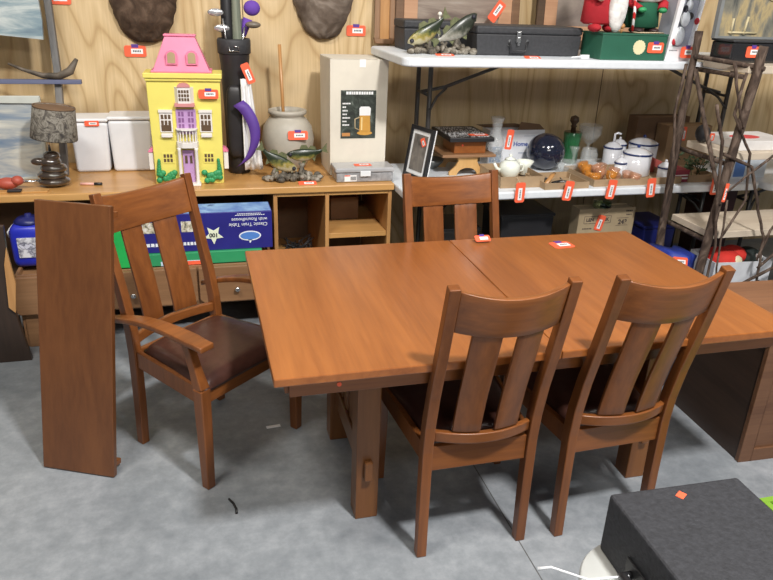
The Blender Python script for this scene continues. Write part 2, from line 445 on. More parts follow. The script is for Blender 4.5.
TB = thing('train_table_carton', 'dark blue toy train table carton lying upside down under the desk', 'carton', (-.02, 3.60, .4665))
M_blue = mat('royal_blue_print', (.022, .02, .20), .4, var=.1)
M_lblue = pattern('light_blue_print', [(.35, (.10, .20, .50)), (.6, (.30, .50, .75)), (.7, (.03, .05, .2))], 7)
put('carton', G().box(-.38, .38, 0, .17, 0, .205), M_blue, TB, bev=.003)
put('picture_panel', G().box(-.375, .375, .005, .165, .2053, .2063), M_lblue, TB)
rotf = (R(90), R(180), 0)
rf = Matrix
def flip(o):  # turned upside down on the front face
    o.rotation_euler = (R(90), R(180), 0)
M_wh = mat('print_white', (.8, .83, .88), .5)
words('Classic Train Table', .026, M_wh, TB, (.255, -.0012, .135), (R(-90), 0, 0)).rotation_euler = (R(90), R(180), 0)
words('with Roundhouse', .026, M_wh, TB, (.262, -.0012, .163), (R(90), R(180), 0))
words('100', .030, M_ink, TB, (.075, -.0032, .085), (R(90), R(180), 0), bold=.001)
st = []
for k in range(10):
    r = .052 if k % 2 == 0 else .024; a = -PI / 2 + k * PI / 5
    st.append((.075 + r * math.cos(a), .085 + r * math.sin(a)))
put('star_emblem', G().prism(st, -.0022, -.0003, 'y'), mat('star_print', (.75, .80, .62), .5), TB)
def ring_pts(cx, cz, rx, rz, n=28): return [(cx + rx * math.cos(2 * PI * k / n), cz + rz * math.sin(2 * PI * k / n)) for k in range(n)]
e1 = put('oval_emblem', G().prism(ring_pts(.262, .072, .058, .027), -.0012, -.0003, 'y').prism([(.25, .05), (.274, .05), (.262, .032)], -.0012, -.0003, 'y'), M_wh, TB)
put('oval_centre', G().prism(ring_pts(.262, .072, .051, .021), -.002, -.0013, 'y'), mat('emblem_blue', (.08, .22, .6), .5), e1)
for x0 in (-.05, -.155, -.24):
    f = put('picture_print', G().box(x0 - .035, x0 + .035, -.0012, -.0003, .108, .165), pattern('photo_print', [(.35, (.05, .05, .05)), (.5, (.6, .55, .4)), (.65, (.8, .8, .8))], 40), TB)
g = G()
random.seed(5)
x = -.33
while x < -.02:
    w = random.uniform(.008, .02); g.box(x, x + w, -.0012, -.0003, .035, .052); x += w + .005
x = -.12
put('small_print', g, M_wh, TB)
g = G()
for k in range(14):
    g.box(.19 + k * .011, .198 + k * .011, -.0012, -.0003, .184, .188); g.box(.20 + k * .009, .206 + k * .009, -.0012, -.0003, .192, .196)
put('small_print', g, M_wh, TB)

JB = thing('plastic_tub', 'royal blue plastic tub with handle behind the leaning table leaf', 'tub', (-.845, 3.74, .4005)); JB.scale = (.84, .84, .74)
put('tub_body', G().sph((0, 0, .15), (.105, .10, .15), ex=.35), mat('tub_blue', (.02, .03, .42), .35), JB)
put('tub_lid', G().lathe([(.08, .0), (.085, .01), (.06, .035), (.02, .04), (.018, .06), (0, .062)], (0, 0, .296)), mat('tub_navy', (.01, .015, .12), .4), JB)
put('tub_label', G().box(-.06, .06, -.105, -.1005, .08, .22), pattern('tub_label', [(.4, (.7, .7, .75)), (.55, (.1, .1, .15)), (.6, (.6, .6, .7))], 25), JB)
put('handle', G().tube([(-.12, 0, .19), (-.125, 0, .23), (-.09, 0, .28), (-.03, -.02, .32)], .006), M_label, JB, label='white handle')

# ------------------------------------------------------------------ things on the desk
LP = thing('table_lamp', 'squat glazed stone-stack table lamp with bark-print shade', 'lamp', (-.735, 3.94, .75))
lb = G()
for k, (x, y, z, r, h) in enumerate([(0, 0, .028, .080, .028), (-.005, 0, .062, .074, .030), (.006, 0, .096, .066, .032), (-.008, 0, .130, .056, .030), (.004, 0, .160, .042, .026)]):
    lb.sph((x, y, z), (r, r * .9, h))
put('lamp_base', lb, mat('glazed_brown', (.045, .032, .024), .12, coat=1), LP, label='glossy dark brown ceramic base')
put('arm_lump', G().sph((-.06, -.02, .135), (.035, .022, .02)), mat('glazed_brown', (0, 0, 0)), LP)
put('pole', G().tube([(0, 0, .18), (0, 0, .36)], .007), M_chrome, LP)
sh = G(); n = 40
prof = [(.112, .245), (.113, .250), (.100, .405), (.098, .405), (.110, .250), (.112, .245)]
sh.lathe(prof, seg=n)
shade_m = pattern('bark_print', [(.36, (.035, .03, .028)), (.48, (.12, .105, .085)), (.55, (.24, .22, .185)), (.66, (.06, .05, .04))], 18, (1, 1, 1), .8, 7, 2.0, .3)
shd = put('lamp_shade', sh, shade_m, LP, (.035, 0, 0), (0, 0, 0), label='bark patterned drum shade')
shd.rotation_euler = (0, R(7), 0); shd.location = (.0, 0, .005)
sb = put('shade_trim', G().lathe([(.0985, .402), (.1015, .402), (.1005, .409), (.0975, .409), (.0985, .402)], seg=n), M_cardd, shd)
o = thing('pen', 'small pink and black pen lying beside the lamp', 'pen', (-.55, 3.93, .7505), R(-8))
put('barrel', G().tube([(-.06, 0, .007), (.01, 0, .007)], .007), mat('pink_barrel', (.75, .42, .36), .4), o)
put('cap', G().tube([(.0105, 0, .007), (.05, 0, .007)], .008), M_black, o)

RB = thing('folding_tool', 'red toy figure lying at the end of the oak desk', 'toy', (-.93, 3.9, .7505)); RB.name = 'toy_figure'
put('toy_body', G().sph((-.02, 0, .03), (.055, .04, .03), 14, 8).sph((.03, -.01, .045), (.03, .03, .025), 12, 8).sph((-.08, .0, .055), (.03, .03, .035), 12, 8), mat('faded_red', (.42, .08, .05), .5), RB)
put('silver_arm', G().tube([(.05, -.01, .042), (.10, .0, .035), (.13, .01, .04)], [.010, .006, .005]), M_chrome, RB)
o = thing('wooden_plate', 'tan wooden clipboard lying under the red toy', 'board', (-.90, 3.83, .7501)); o.name = 'clipboard'
put('board', G().box(-.12, .15, -.025, .025, 0, .008), M_oak, o, bev=.002)
put('clip', G().box(-.035, .03, -.034, .0, .0082, .02), M_black, o, bev=.004)
o = None

def bin_white(loc, w, h, lab):
    b = thing('storage_container', lab, 'container', loc, 0, 'white plastic containers on the desk')
    put('container_body', G().prism([(-w / 2 + .01, 0), (w / 2 - .01, 0), (w / 2, h * .93), (-w / 2, h * .93)], 0, .2, 'y'), mat('milky_plastic', (.74, .76, .80), .45, var=.04), b, bev=.018, seg=4)
    put('container_lid', G().box(-w / 2 - .004, w / 2 + .004, -.006, .206, h * .93 + .001, h), mat('milky_lid', (.78, .80, .83), .4, var=.03), b, bev=.01, seg=3)
    return b
b1 = bin_white((-.572, 4.22, .7502), .20, .30, 'white plastic container next to the bark-shaded lamp')
b2 = bin_white((-.355, 4.22, .7502), .235, .31, 'white plastic container against the yellow dollhouse')
price_tag(b1, (.02, -.0085, .275), (0, 0, 0), .075, .03, False)

# dollhouse
H = thing('dollhouse', 'yellow toy dollhouse with pink mansard roof and lilac door', 'dollhouse', (-.045, 3.90, .7502), R(-3)); H.scale = (.965, .965, .95)
M_yel = mat('toy_yellow', (.80, .70, .16), .4, var=.04)
M_pink = mat('toy_pink', (.80, .22, .36), .4, var=.05)
M_lilac = mat('toy_lilac', (.50, .30, .56), .4, var=.05)
M_cream = mat('toy_white', (.78, .74, .70), .4, var=.03)
M_dkw = mat('window_dark', (.12, .075, .045), .3)
M_tg = mat('toy_green', (.03, .28, .10), .5, var=.15)
put('house_body', G().add([(-.185, 0, 0), (.185, 0, 0), (.185, .17, 0), (-.185, .17, 0), (-.192, 0, .585), (.192, 0, .585), (.192, .17, .585), (-.192, .17, .585)],
   [(0, 3, 2, 1), (4, 5, 6, 7), (0, 1, 5, 4), (1, 2, 6, 5), (2, 3, 7, 6), (3, 0, 4, 7)]), M_yel, H, bev=.004)
put('cornice', G().box(-.203, .203, -.018, .178, .5855, .612).box(-.196, .196, -.01, .174, .570, .585), M_yel, H, bev=.003)
rf_ = G()
rf_.add([(-.155, .0, .6125), (.145, .0, .6125), (.145, .15, .6125), (-.155, .15, .6125), (-.082, .05, .795), (.072, .05, .795), (.072, .12, .795), (-.082, .12, .795)],
   [(0, 3, 2, 1), (4, 5, 6, 7), (0, 1, 5, 4), (1, 2, 6, 5), (2, 3, 7, 6), (3, 0, 4, 7)])
rf_.box(-.088, .078, .044, .126, .7955, .806)
rf_.box(-.162, .152, -.006, .156, .6125, .624)
rr = put('roof', rf_, M_pink, H, bev=.003)
for x in (-.052, .052):
    yb = lambda z: (z - .6125) / .1825 * .05
    pts = [(x - .028, .655), (x + .028, .655)] + [(x + .028 * math.cos(a), .705 + .022 * math.sin(a)) for a in [k * PI / 8 for k in range(9)]]
    f = put('dormer', G().prism(pts, .0, .06, 'y'), M_pink, rr)
    pts = [(x - .020, .662), (x + .020, .662)] + [(x + .020 * math.cos(a), .703 + .016 * math.sin(a)) for a in [k * PI / 8 for k in range(9)]]
    put('dormer_opening', G().prism(pts, -.0015, -.0002, 'y'), mat('opening_tan', (.42, .30, .17), .7), f)
def win(x0, x1, z0, z1, nx, nz, m, dark=M_dkw, parent=H, name='window', y=-.006):
    f = put(name, G().box(x0 - .006, x1 + .006, y, -.0005, z0 - .006, z1 + .006), m, parent, bev=.0015)
    gg = G(); w = (x1 - x0) / nx; h = (z1 - z0) / nz
    for i in range(nx):
        for j in range(nz):
            gg.box(x0 + i * w + w * .14, x0 + (i + 1) * w - w * .14, y - .001, y - .0002, z0 + j * h + h * .12, z0 + (j + 1) * h - h * .12)
    put('pane', gg, dark, f); return f
for sx in (-1, 1):
    f = win(sx * .105 - .028, sx * .105 + .028, .30, .395, 3, 3, M_cream)
    put('window_top', G().box(sx * .105 - .036, sx * .105 + .036, -.012, -.0005, .403, .418), M_cream, f)
    put('window_box', G().box(sx * .105 - .03, sx * .105 + .03, -.02, -.0005, .268, .290), M_cream, f, bev=.004)
    put('window_lower', G().box(sx * .105 - .026, sx * .105 + .026, -.0085, -.0073, .302, .335), M_dkw, f)
    win(sx * .11 - .026, sx * .11 + .026, .125, .175, 3, 2, M_yel, y=-.003)
    bu = G()
    random.seed(11 + sx)
    for k in range(15):
        bu.sph((sx * (.165 - random.random() * .085), -.012, .02 + random.random() * .05), (.017, .012, .017), 8, 6)
    for k in range(6):
        bu.sph((sx * (.165 - k * .001), -.008, .06 + k * .015), (.016 - k * .0015, .01, .014), 8, 6)
    put('bush', bu, M_tg, H)
win(-.045, .048, .29, .415, 2, 1, M_lilac, M_lilac, name='balcony_door')
gg = G()
for x in (-.033, -.016, .018, .035):
    for k in range(3): gg.box(x - .006, x + .006, -.0085, -.0075, .315 + k * .034, .340 + k * .034)
put('door_glass', gg, mat('lilac_glass', (.25, .12, .28), .2), H)
bl = G().prism([(-.06, 0), (.06, 0), (.052, -.035), (.025, -.055), (-.025, -.055), (-.052, -.035)], .215, .245, 'z')
bl.prism([(-.06, 0), (.06, 0), (.052, -.035), (.025, -.055), (-.025, -.055), (-.052, -.035)], .310, .318, 'z')
for t in range(9):
    a = PI * (t + .5) / 9; bl.box(.052 * math.cos(a) - .003, .052 * math.cos(a) + .003, -.048 * math.sin(a) - .003, -.048 * math.sin(a) + .003, .245, .31)
put('balcony', bl, M_cream, H, bev=.001)
for sx in (-1, 1): put('column', G().lathe([(.012, .0), (.012, .02), (.009, .03), (.009, .2), (.013, .214)], (sx * .045, -.035, 0), 14), M_cream, H)
dr = put('front_door', G().box(-.032, .032, -.008, -.0005, .012, .195), M_lilac, H, bev=.002)
put('door_pane', G().box(-.02, -.006, -.0095, -.0085, .12, .165).box(.006, .02, -.0095, -.0085, .12, .165), M_dkw, dr)
put('doorstep', G().box(-.06, .06, -.06, -.0005, 0, .012), M_cream, H, bev=.003)
bay = G().prism([(-.05, 0), (.05, 0), (.032, -.03), (-.032, -.03)], .455, .54, 'z')
bw = put('bay_window', bay, M_cream, H)
gg = G()
for i in range(4):
    for k in range(3): gg.box(-.028 + i * .0145, -.017 + i * .0145, -.0315, -.0302, .468 + k * .021, .484 + k * .021)
put('pane', gg, M_dkw, bw)
put('bay_arch', G().prism([(-.034, .5405), (.034, .5405)] + [(.034 * math.cos(a), .5405 + .022 * math.sin(a)) for a in [k * PI / 10 for k in range(1, 10)]], -.034, -.001, 'y').prism([(-.052, .437), (.052, .437), (.052, .4545), (-.052, .4545)], -.033, -.001, 'y'), mat('rose', (.62, .26, .26), .45), bw)
for sx in (-1, 1):
    put('side_window', G().box(min(sx * .19, sx * .215), max(sx * .19, sx * .215), .02, .07, .08, .18), M_cream, H, bev=.002)
    put('side_roof', G().prism([(sx * .188, .1805), (sx * .218, .1805), (sx * .205, .20), (sx * .188, .205)], .015, .075, 'y'), M_pink, H)
price_tag(H, (.128, -.022, .505), (0, 0, 0), .105, .05)

# golf bag
GB = thing('golf_bag', 'upright black golf bag of clubs with white towel and purple strap', 'golf bag', (.235, 4.15, .7502))
bp = [(.058, 0), (.064, .01), (.066, .08), (.070, .35), (.078, .60), (.082, .64), (.084, .70), (.080, .735), (.072, .735), (.070, .62), (0, .60)]
put('bag_body', G().lathe(bp, seg=28), mat('bag_black', (.02, .018, .02), .45, var=.2), GB)
put('side_pocket', G().sph((-.012, -.068, .30), (.050, .030, .20), ex=.5), mat('bag_black', (0, 0, 0)), GB)
put('collar', G().lathe([(.085, .66), (.090, .665), (.091, .73), (.086, .74), (.0815, .72), (.085, .66)], seg=28), M_blackm, GB)
put('buckle', G().tube([(-.03, -.092, .70), (-.03, -.094, .68), (.02, -.094, .68), (.02, -.092, .70), (-.005, -.094, .705)], .004, 6), M_chrome, GB)
put('strap', G().grid(lambda u, v: (.0 + .085 * math.sin(u * PI) ** .7 + (v - .5) * .055, -.150 - .02 * math.sin(u * PI), .40 - .34 * u + .03 * v), 14, 2, .006), M_purple, GB, label='purple shoulder strap')
def tw(u, v):
    x = .045 + .045 * v + (.04 * v) * u + .02 * math.sin(v * 9 + u * 2); return (x, -.104 - .012 * math.sin(v * 14) - .01 * u, .55 - .53 * v * 0 - .5 * u)
def tw2(u, v):
    return (.018 + .055 * u + (u - .5) * .05 * v + .03 * v, -.125 - .009 * math.sin(u * 16 + v), .54 - .50 * v)
put('towel', G().grid(tw2, 20, 12, .004), mat('towel_white', (.78, .78, .78), .9), GB, label='white towel')
price_tag(GB, (.06, -.137, .57), (0, R(68), 0), .11, .045, False)
sl = mat('club_silver', (.7, .7, .72), .2, .7)
def club(x, y, z, hx, hz, m, kind, nm, lean=0):
    c = put('golf_club', G().tube([(x * .5, y * .5, .62), (x, y, z)], .005, 8), M_chrome, GB)
    if kind == 'iron': put('club_head', G().sph((x + hx, y - .01, z + hz), (.042, .012, .020), M=None), m, c)
    elif kind == 'hood': put('club_head_cover', G().sph((x + hx, y - .01, z + hz), (.045, .03, .04)).tube([(x, y, z - .09), (x + hx * .6, y, z)], [.018, .026]), m, c, label=nm)
    else: put('club_head', G().sph((x + hx, y - .01, z + hz), (.042, .022, .018)), m, c)
    return c
club(-.055, -.03, .84, -.035, .03, sl, 'iron', '')
club(-.04, .0, .80, -.02, -.01, sl, 'iron', '')
club(.05, .02, .84, .055, .055, mat('cover_purple', (.13, .05, .36), .8), 'hood', 'purple knit club cover')
club(.06, -.02, .80, .045, .012, mat('driver_brown', (.16, .13, .10), .4), 'driver', '')
put('umbrella', G().lathe([(.022, 0), (.026, .10), (.023, .32), (.012, .42), (.004, .46)], (.02, 0, .62)), pattern('umbrella_stripe', [(.4, (.05, .07, .05)), (.5, (.22, .24, .18)), (.6, (.05, .07, .05))], 7, (1, 1, .05)), GB, label='folded green umbrella')
put('head_cover', G().lathe([(.03, 0), (.034, .10), (.03, .30), (.015, .38), (0, .39)], (-.03, .02, .66)), M_black, GB, label='black long club cover')

# stoneware crock and dowel
CK = thing('stoneware_crock', 'large grey-beige stoneware crock behind the fish sculpture', 'crock', (.535, 4.26, .7502)); CK.scale = (1.10, 1.10, 1.02)
M_stone = mat('stoneware', (.42, .39, .33), .5, var=.1, bmp=.1)
put('crock_body', G().lathe([(.085, 0), (.10, .01), (.135, .09), (.142, .17), (.13, .24), (.10, .285), (.085, .292), (.092, .305), (.104, .315), (.102, .332), (.092, .335), (.083, .325), (.078, .295), (.09, .27), (.12, .2), (.12, .1), (.08, .03), (0, .02)], seg=40), M_stone, CK)
price_tag(CK, (.035, -.146, .212), (R(-8), 0, 0), .105, .05)
o = put('dowel_rod', G().tube([(0.0, .0, .03), (-.025, -.01, .68)], .010, 10), M_oakz, None, (.475, 4.17, .745)); o.location = (.52, 4.26, .775); tag(o, 'thin wooden dowel standing in the stoneware crock', 'stick')

# fish sculptures
def fishmat(name, cols):
    m, nt, b = nodes(name)
    v = coords(nt, (1, 1, 1), gen='Generated'); f = noise(nt, coords(nt), 45, 4)
    sp = nt.nodes.new('ShaderNodeSeparateXYZ'); nt.links.new(v, sp.inputs[0])
    ad = nt.nodes.new('ShaderNodeMath'); ad.operation = 'MULTIPLY_ADD'; ad.inputs[1].default_value = .55
    nt.links.new(f, ad.inputs[0]); nt.links.new(sp.outputs['Z'], ad.inputs[2])
    nt.links.new(ramp(nt, cols, ad.outputs[0]), b.inputs['Base Color']); b.inputs['Roughness'].default_value = .3
    return m
M_fish = fishmat('bass_scales', [(.45, (.42, .38, .24)), (.60, (.30, .24, .06)), (.72, (.11, .12, .035)), (.84, (.02, .03, .015))])
M_fish0 = pattern('bass_green', [(.35, (.05, .08, .03)), (.5, (.26, .28, .08)), (.62, (.55, .50, .20))], 9, (1, 1, 2.0), .35, bmp=.1)
M_fin = mat('fin_olive', (.12, .13, .06), .5, var=.3, scale=60)
M_drift = pattern('driftwood', [(.35, (.04, .035, .03)), (.5, (.14, .12, .09)), (.65, (.34, .31, .26))], 18, (1, 1, 1), .7, 6, 1, .4)
def fish(parent, c, L, a, flipx=1, up=0, m=None):
    f = thing('x', '', '') if False else None
    M = Matrix.Translation(c) @ Matrix.Rotation(a, 4, 'Y') @ Matrix.Diagonal((flipx, 1, 1, 1))
    g = G(); ring = []
    prof = [(-.5, .0), (-.46, .05), (-.38, .10), (-.25, .15), (-.08, .175), (.10, .155), (.25, .105), (.36, .06), (.42, .045), (.45, .045)]
    vs = []; fs = []; seg = 14
    for t, r in prof:
        bend = .10 * (t * 2) ** 2 * L * (1 if t > 0 else .6)
        for k in range(seg):
            q = 2 * PI * k / seg
            vs.append(M @ Vector((t * L, r * L * .45 * math.cos(q), r * L * math.sin(q) + bend - .02 * L)))
    for i in range(len(prof) - 1):
        for k in range(seg): fs.append((i * seg + k, i * seg + (k + 1) % seg, (i + 1) * seg + (k + 1) % seg, (i + 1) * seg + k))
    g.add(vs, fs, True)
    g.prism([(-.50 * L, .03 * L), (-.40 * L, -.09 * L), (-.36 * L, -.06 * L), (-.44 * L, .04 * L)], -.02 * L, .02 * L, 'y', M)
    o = put('fish_body', g, m or M_fish, parent, label='olive and yellow bass')
    t = G()
    t.prism([(.44 * L, .09 * L), (.60 * L, .25 * L), (.58 * L, .10 * L), (.62 * L, -.02 * L), (.45 * L, .04 * L)], -.003, .003, 'y', M)
    put('tail_fin', t, M_fin, o)
    t = G().prism([(-.15 * L, .14 * L), (-.08 * L, .25 * L), (.05 * L, .24 * L), (.10 * L, .15 * L), (.16 * L, .22 * L), (.28 * L, .18 * L), (.30 * L, .10 * L), (0, .1 * L)], -.0025, .0025, 'y', M)
    put('dorsal_fin', t, M_fin, o)
    t = G().prism([(-.15 * L, -.14 * L), (-.05 * L, -.27 * L), (.02 * L, -.16 * L)], -.0025, .0025, 'y', M)
    put('belly_fin', t, M_fin, o)
    t = G().prism([(.15 * L, -.10 * L), (.24 * L, -.22 * L), (.28 * L, -.07 * L)], -.0025, .0025, 'y', M)
    put('belly_fin', t, M_fin, o)
    put('eye', G().sph(M @ Vector((-.40 * L, -.045 * L, .03 * L)), .016 * L / .16 * .5, 8, 6), M_ink, o)
    return o
def drift(parent, x0, x1, supports, seed):
    random.seed(seed); g = G(); n = 40
    for k in range(n):
        x = x0 + (x1 - x0) * (k + .5) / n
        r = random.uniform(.012, .02)
        g.sph((x, random.uniform(-.04, .045), r * .9 + random.choice((0, 0, .015))), (random.uniform(.014, .026), random.uniform(.014, .026), r), 8, 6)
    for sx, sz in supports:
        for j in range(3):
            d = random.uniform(-.02, .02)
            g.tube([(sx + d * 2.4, random.uniform(-.03, .03), .012), (sx - d, random.uniform(-.01, .02), sz * .5), (sx + d, 0, sz)], [.013, .012, .008], 7)
    put('driftwood_base', g, M_drift, parent, label='grey driftwood base')
FS = thing('fish_sculpture', 'two-bass fish sculpture on driftwood in front of the stoneware crock', 'sculpture', (.515, 3.90, .7503), 0, 'painted fish sculptures')
drift(FS, -.16, .15, [(-.10, .10), (.05, .10), (-.05, .09)], 1)
fish(FS, (-.08, -.01, .115), .23, R(30), -1)
fish(FS, (.07, .0, .15), .21, R(-4), 1)
price_tag(FS, (.07, -.078, .004), (R(-75), 0, 0), .10, .045, False)
FU = thing('fish_sculpture', 'bass fish sculpture standing on the upper white table', 'sculpture', (1.295, 3.78, 1.4553), 0, 'painted fish sculptures')
drift(FU, -.17, .19, [(-.06, .09), (.10, .11), (.03, .06)], 4)
fish(FU, (-.075, -.01, .11), .24, R(-32), 1)
M_bass2 = fishmat('bass_dark', [(.42, (.30, .29, .25)), (.6, (.14, .14, .11)), (.8, (.03, .035, .025))])
fish(FU, (.10, .0, .125), .26, R(-36), -1, 0, M_bass2)
price_tag(FU, (.0, -.10, .004), (R(-80), 0, 0), .10, .04, False)
put('water_bead', G().sph((.0, .02, .20), .012).tube([(0, .02, .05), (0, .02, .19)], .004, 6), mat('pearl', (.8, .78, .7), .2), FU)

# tall white carton with beer poster
TC = thing('cardboard_carton', 'tall off-white carton with a beer mug poster on its front', 'carton', (.91, 4.0, .7502))
M_offw = mat('offwhite_card', (.70, .65, .55), .75, var=.04)
put('carton_body', G().add([(-.165, 0, 0), (.165, 0, 0), (.165, .30, 0), (-.165, .30, 0), (-.168, 0, .652), (.168, 0, .652), (.160, .31, .652), (-.172, .31, .652)],
   [(0, 3, 2, 1), (4, 5, 6, 7), (0, 1, 5, 4), (1, 2, 6, 5), (2, 3, 7, 6), (3, 0, 4, 7)]), M_offw, TC, bev=.003)
put('tape', G().box(.0, .035, -.0015, -.0003, .61, .652), M_label, TC)
put('flap', G().add([(-.166, -.002, .6525), (.10, -.002, .6525), (.10, .16, .6525), (-.168, .16, .6525), (-.166, -.002, .6545), (.10, -.002, .6545), (.10, .16, .6545), (-.168, .16, .6545)],
   [(0, 3, 2, 1), (4, 5, 6, 7), (0, 1, 5, 4), (1, 2, 6, 5), (2, 3, 7, 6), (3, 0, 4, 7)]), M_offw, TC)
po = put('poster', G().box(-.105, .100, -.0022, -.0004, .215, .485), pattern('poster_dark', [(.4, (.02, .025, .02)), (.6, (.06, .075, .06)), (.75, (.25, .28, .25))], 12, dist=2), TC, label='dark beer poster')
pm = put('beer_mug', G().prism([(.005, .255), (.07, .255), (.066, .345), (.006, .345)], -.003, -.0023, 'y').prism(ring_pts(.036, .245, .045, .012), -.003, -.0023, 'y'), mat('amber_print', (.62, .32, .06), .5), po)
put('foam', G().prism([(.004, .345), (.068, .345), (.07, .385), (.06, .395), (.012, .395), (.003, .385)], -.0032, -.0023, 'y'), M_label, pm)
g = G(); random.seed(2)
x = -.075
while x < .07:
    w = random.uniform(.008, .014); g.box(x, x + w, -.003, -.0023, .462, .478); x += w + .003
put('poster_title', g, M_label, po); g = G()
for k, w in enumerate((.05, .018, .035, .03, .05, .025, .04)):
    xx = -.095
    while xx < -.095 + w - .006:
        q = random.uniform(.005, .010); g.box(xx, xx + q, -.003, -.0023, .408 - k * .020, .416 - k * .020); xx += q + .0018
put('poster_print', g, M_label, po)
put('mug_handle', G().tube([(.005, -.0035, .335), (-.022, -.0035, .325), (-.022, -.0035, .275), (.005, -.0035, .262)], .004, 6), mat('handle_print', (.45, .36, .22), .5), pm)
put('mug_shine', G().box(.014, .022, -.0036, -.0031, .262, .335), mat('shine_print', (.85, .65, .30), .5), pm)
put('orange_patch', G().box(-.097, -.05, -.003, -.0023, .228, .247), mat('patch', (.55, .25, .08), .5), po)

# clear organizer case
OC = thing('organizer_case', 'clear plastic organizer case in front of the tall carton', 'case', (.915, 3.825, .7502), R(0))
put('case_body', G().box(-.165, .165, 0, .15, 0, .055), mat('smoky_plastic', (.30, .30, .31), .15, var=.3, scale=40), OC, bev=.008, seg=3)
put('case_lid', G().box(-.172, .172, -.006, .156, .0555, .082), mat('case_lid', (.42, .42, .43), .2), OC, bev=.008, seg=3)
put('latch', G().box(-.03, .03, -.012, -.0065, .035, .065), M_white, OC, bev=.002)
lb_ = put('barcode_label', G().box(-.12, -.05, -.0015, -.0003, .006, .042), M_label, OC)
g = G()
for k in range(9): g.box(-.085 + k * .0036, -.0835 + k * .0036 + (k % 3) * .0005, -.0025, -.0016, .012, .034)
put('barcode', g, M_ink, lb_)
put('red_band', G().box(-.119, -.087, -.0025, -.0016, .036, .0415), M_orange, lb_)
price_tag(OC, (0, .07, .0835), (R(-90), 0, 0), .10, .05, False)

# ------------------------------------------------------------------ ladder, paintings, pelts
LD = thing('wooden_ladder', 'weathered grey-blue wooden ladder leaning on the plywood wall', 'ladder', (0, 0, 0))
M_lad = wood('weathered', (.10, .10, .10), (.22, .21, .20), 'z', .7, coat=0)
for x in (-.715, -1.16):
    put('rail', G().sweep([(x, 4.16, .7505), (x + .012, 4.30, 1.30), (x - .01, 4.44, 1.95)], .035, .05), M_lad, LD, bev=.004)
put('rung', G().box(-1.25, -.58, 4.225, 4.262, 1.232, 1.255), wood('rung_blue', (.07, .08, .16), (.16, .18, .28), 'x', .6, coat=0), LD, bev=.003)
put('rung', G().box(-1.12, -.70, 4.36, 4.39, 1.75, 1.775), M_lad, LD, bev=.003)
o = put('driftwood_stick', G().tube([(-.93, 4.245, 1.335), (-.86, 4.24, 1.305), (-.77, 4.24, 1.276), (-.69, 4.24, 1.272), (-.63, 4.24, 1.30), (-.59, 4.24, 1.362)], [.006, .009, .015, .02, .022, .010], 9), pattern('horn_brown', [(.35, (.05, .04, .03)), (.65, (.16, .13, .10))], 12)); tag(o, 'curved brown driftwood stick resting on the ladder rung', 'stick')
P1 = thing('canvas_painting', 'unframed blue-grey seascape canvas high on the ladder', 'painting', (-1.0, 4.2, 1.49), R(0))
put('canvas', G().prism([(-.40, .03), (.265, -.03), (.272, .06), (.262, .40), (-.40, .40)], 0, .03, 'y'), pattern('sea_high', [(.3, (.10, .16, .22)), (.45, (.22, .30, .34)), (.58, (.50, .55, .54)), (.7, (.30, .38, .42))], 3.2, (.6, 1, 3.5)), P1)
P2 = thing('framed_seascape', 'white-framed seascape painting standing on the desk behind the lamp', 'painting', (-1.02, 4.10, .7503), R(0))
tl = (R(-6), 0, 0)
put('canvas', G().box(-.30, .215, .012, .02, .01, .40), pattern('sea_low', [(.32, (.10, .17, .28)), (.45, (.22, .27, .33)), (.55, (.50, .50, .45)), (.68, (.62, .66, .64))], 2.6, (.5, 1, 3)), P2, rot=tl)
put('picture_frame', G().box(-.32, .235, 0, .03, .40, .435).box(.215, .235, .0, .03, .0, .40), mat('frame_offwhite', (.50, .52, .48), .6), P2, rot=tl, bev=.004)
put('picture_frame', G().box(-.32, .215, 0, .03, .0, .01), mat('frame_offwhite', (0, 0, 0)), P2, rot=tl)

M_fur = pattern('brown_fur', [(.3, (.035, .019, .011)), (.5, (.075, .045, .028)), (.68, (.14, .09, .06))], 9, (1, 1, 1), .95, 8, 1.5, .9)
M_fur2 = pattern('grey_fur', [(.3, (.08, .055, .04)), (.5, (.15, .115, .09)), (.68, (.28, .23, .19))], 7, (1, 1, 1), .95, 8, 1.0, .8)
def pelt(cx, w, zb, m, lab, sd, pts):
    g = G(); random.seed(sd)
    def fn(u, v):
        # v 0 bottom .. 1 top ; outline from pts (z offset -> half width)
        z = v * .55
        for (a, b), (c, d) in zip(pts, pts[1:]):
            if a <= z <= c: hw = b + (d - b) * (z - a) / (c - a); break
        else: hw = pts[-1][1]
        x = (2 * u - 1) * hw
        q = max(0, 1 - (2 * u - 1) ** 2) ** .5
        return (cx + x + .003 * math.sin(z * 90 + cx * 7), 4.485 - .10 * q * min(1, (z + .03) * 7) + .006 * math.sin(u * 23) * math.sin(v * 31), zb + z)
    g.grid(fn, 26, 26, .010)
    o = put('fur_pelt', g, m); tag(o, lab, 'pelt', 'fur pelts hung on the plywood wall'); return o
pelt(-.235, .18, 1.437, M_fur, 'dark brown fur pelt hanging above the dollhouse', 1, [(0, .055), (.012, .085), (.04, .118), (.10, .15), (.2, .18), (.4, .19), (.56, .19)])
pelt(.79, .2, 1.475, M_fur2, 'greyish brown fur pelt hanging above the beer poster carton', 2, [(0, .045), (.012, .075), (.04, .108), (.10, .14), (.2, .18), (.4, .20), (.56, .2)])
for x, z, lab in ((-.305, 1.385, 'orange price tag pinned on plywood below the dark brown pelt'), (.995, 1.525, 'orange price tag pinned on plywood beside the greyish pelt'), (-.68, 1.655, 'orange price tag pinned on plywood next to the ladder top')):
    t = price_tag(None, (x, 4.4945, z), (0, 0, 0), .12 if x > -.5 else .13, .062)
    tag(t, lab, 'price tag', 'orange tags pinned on the wall')

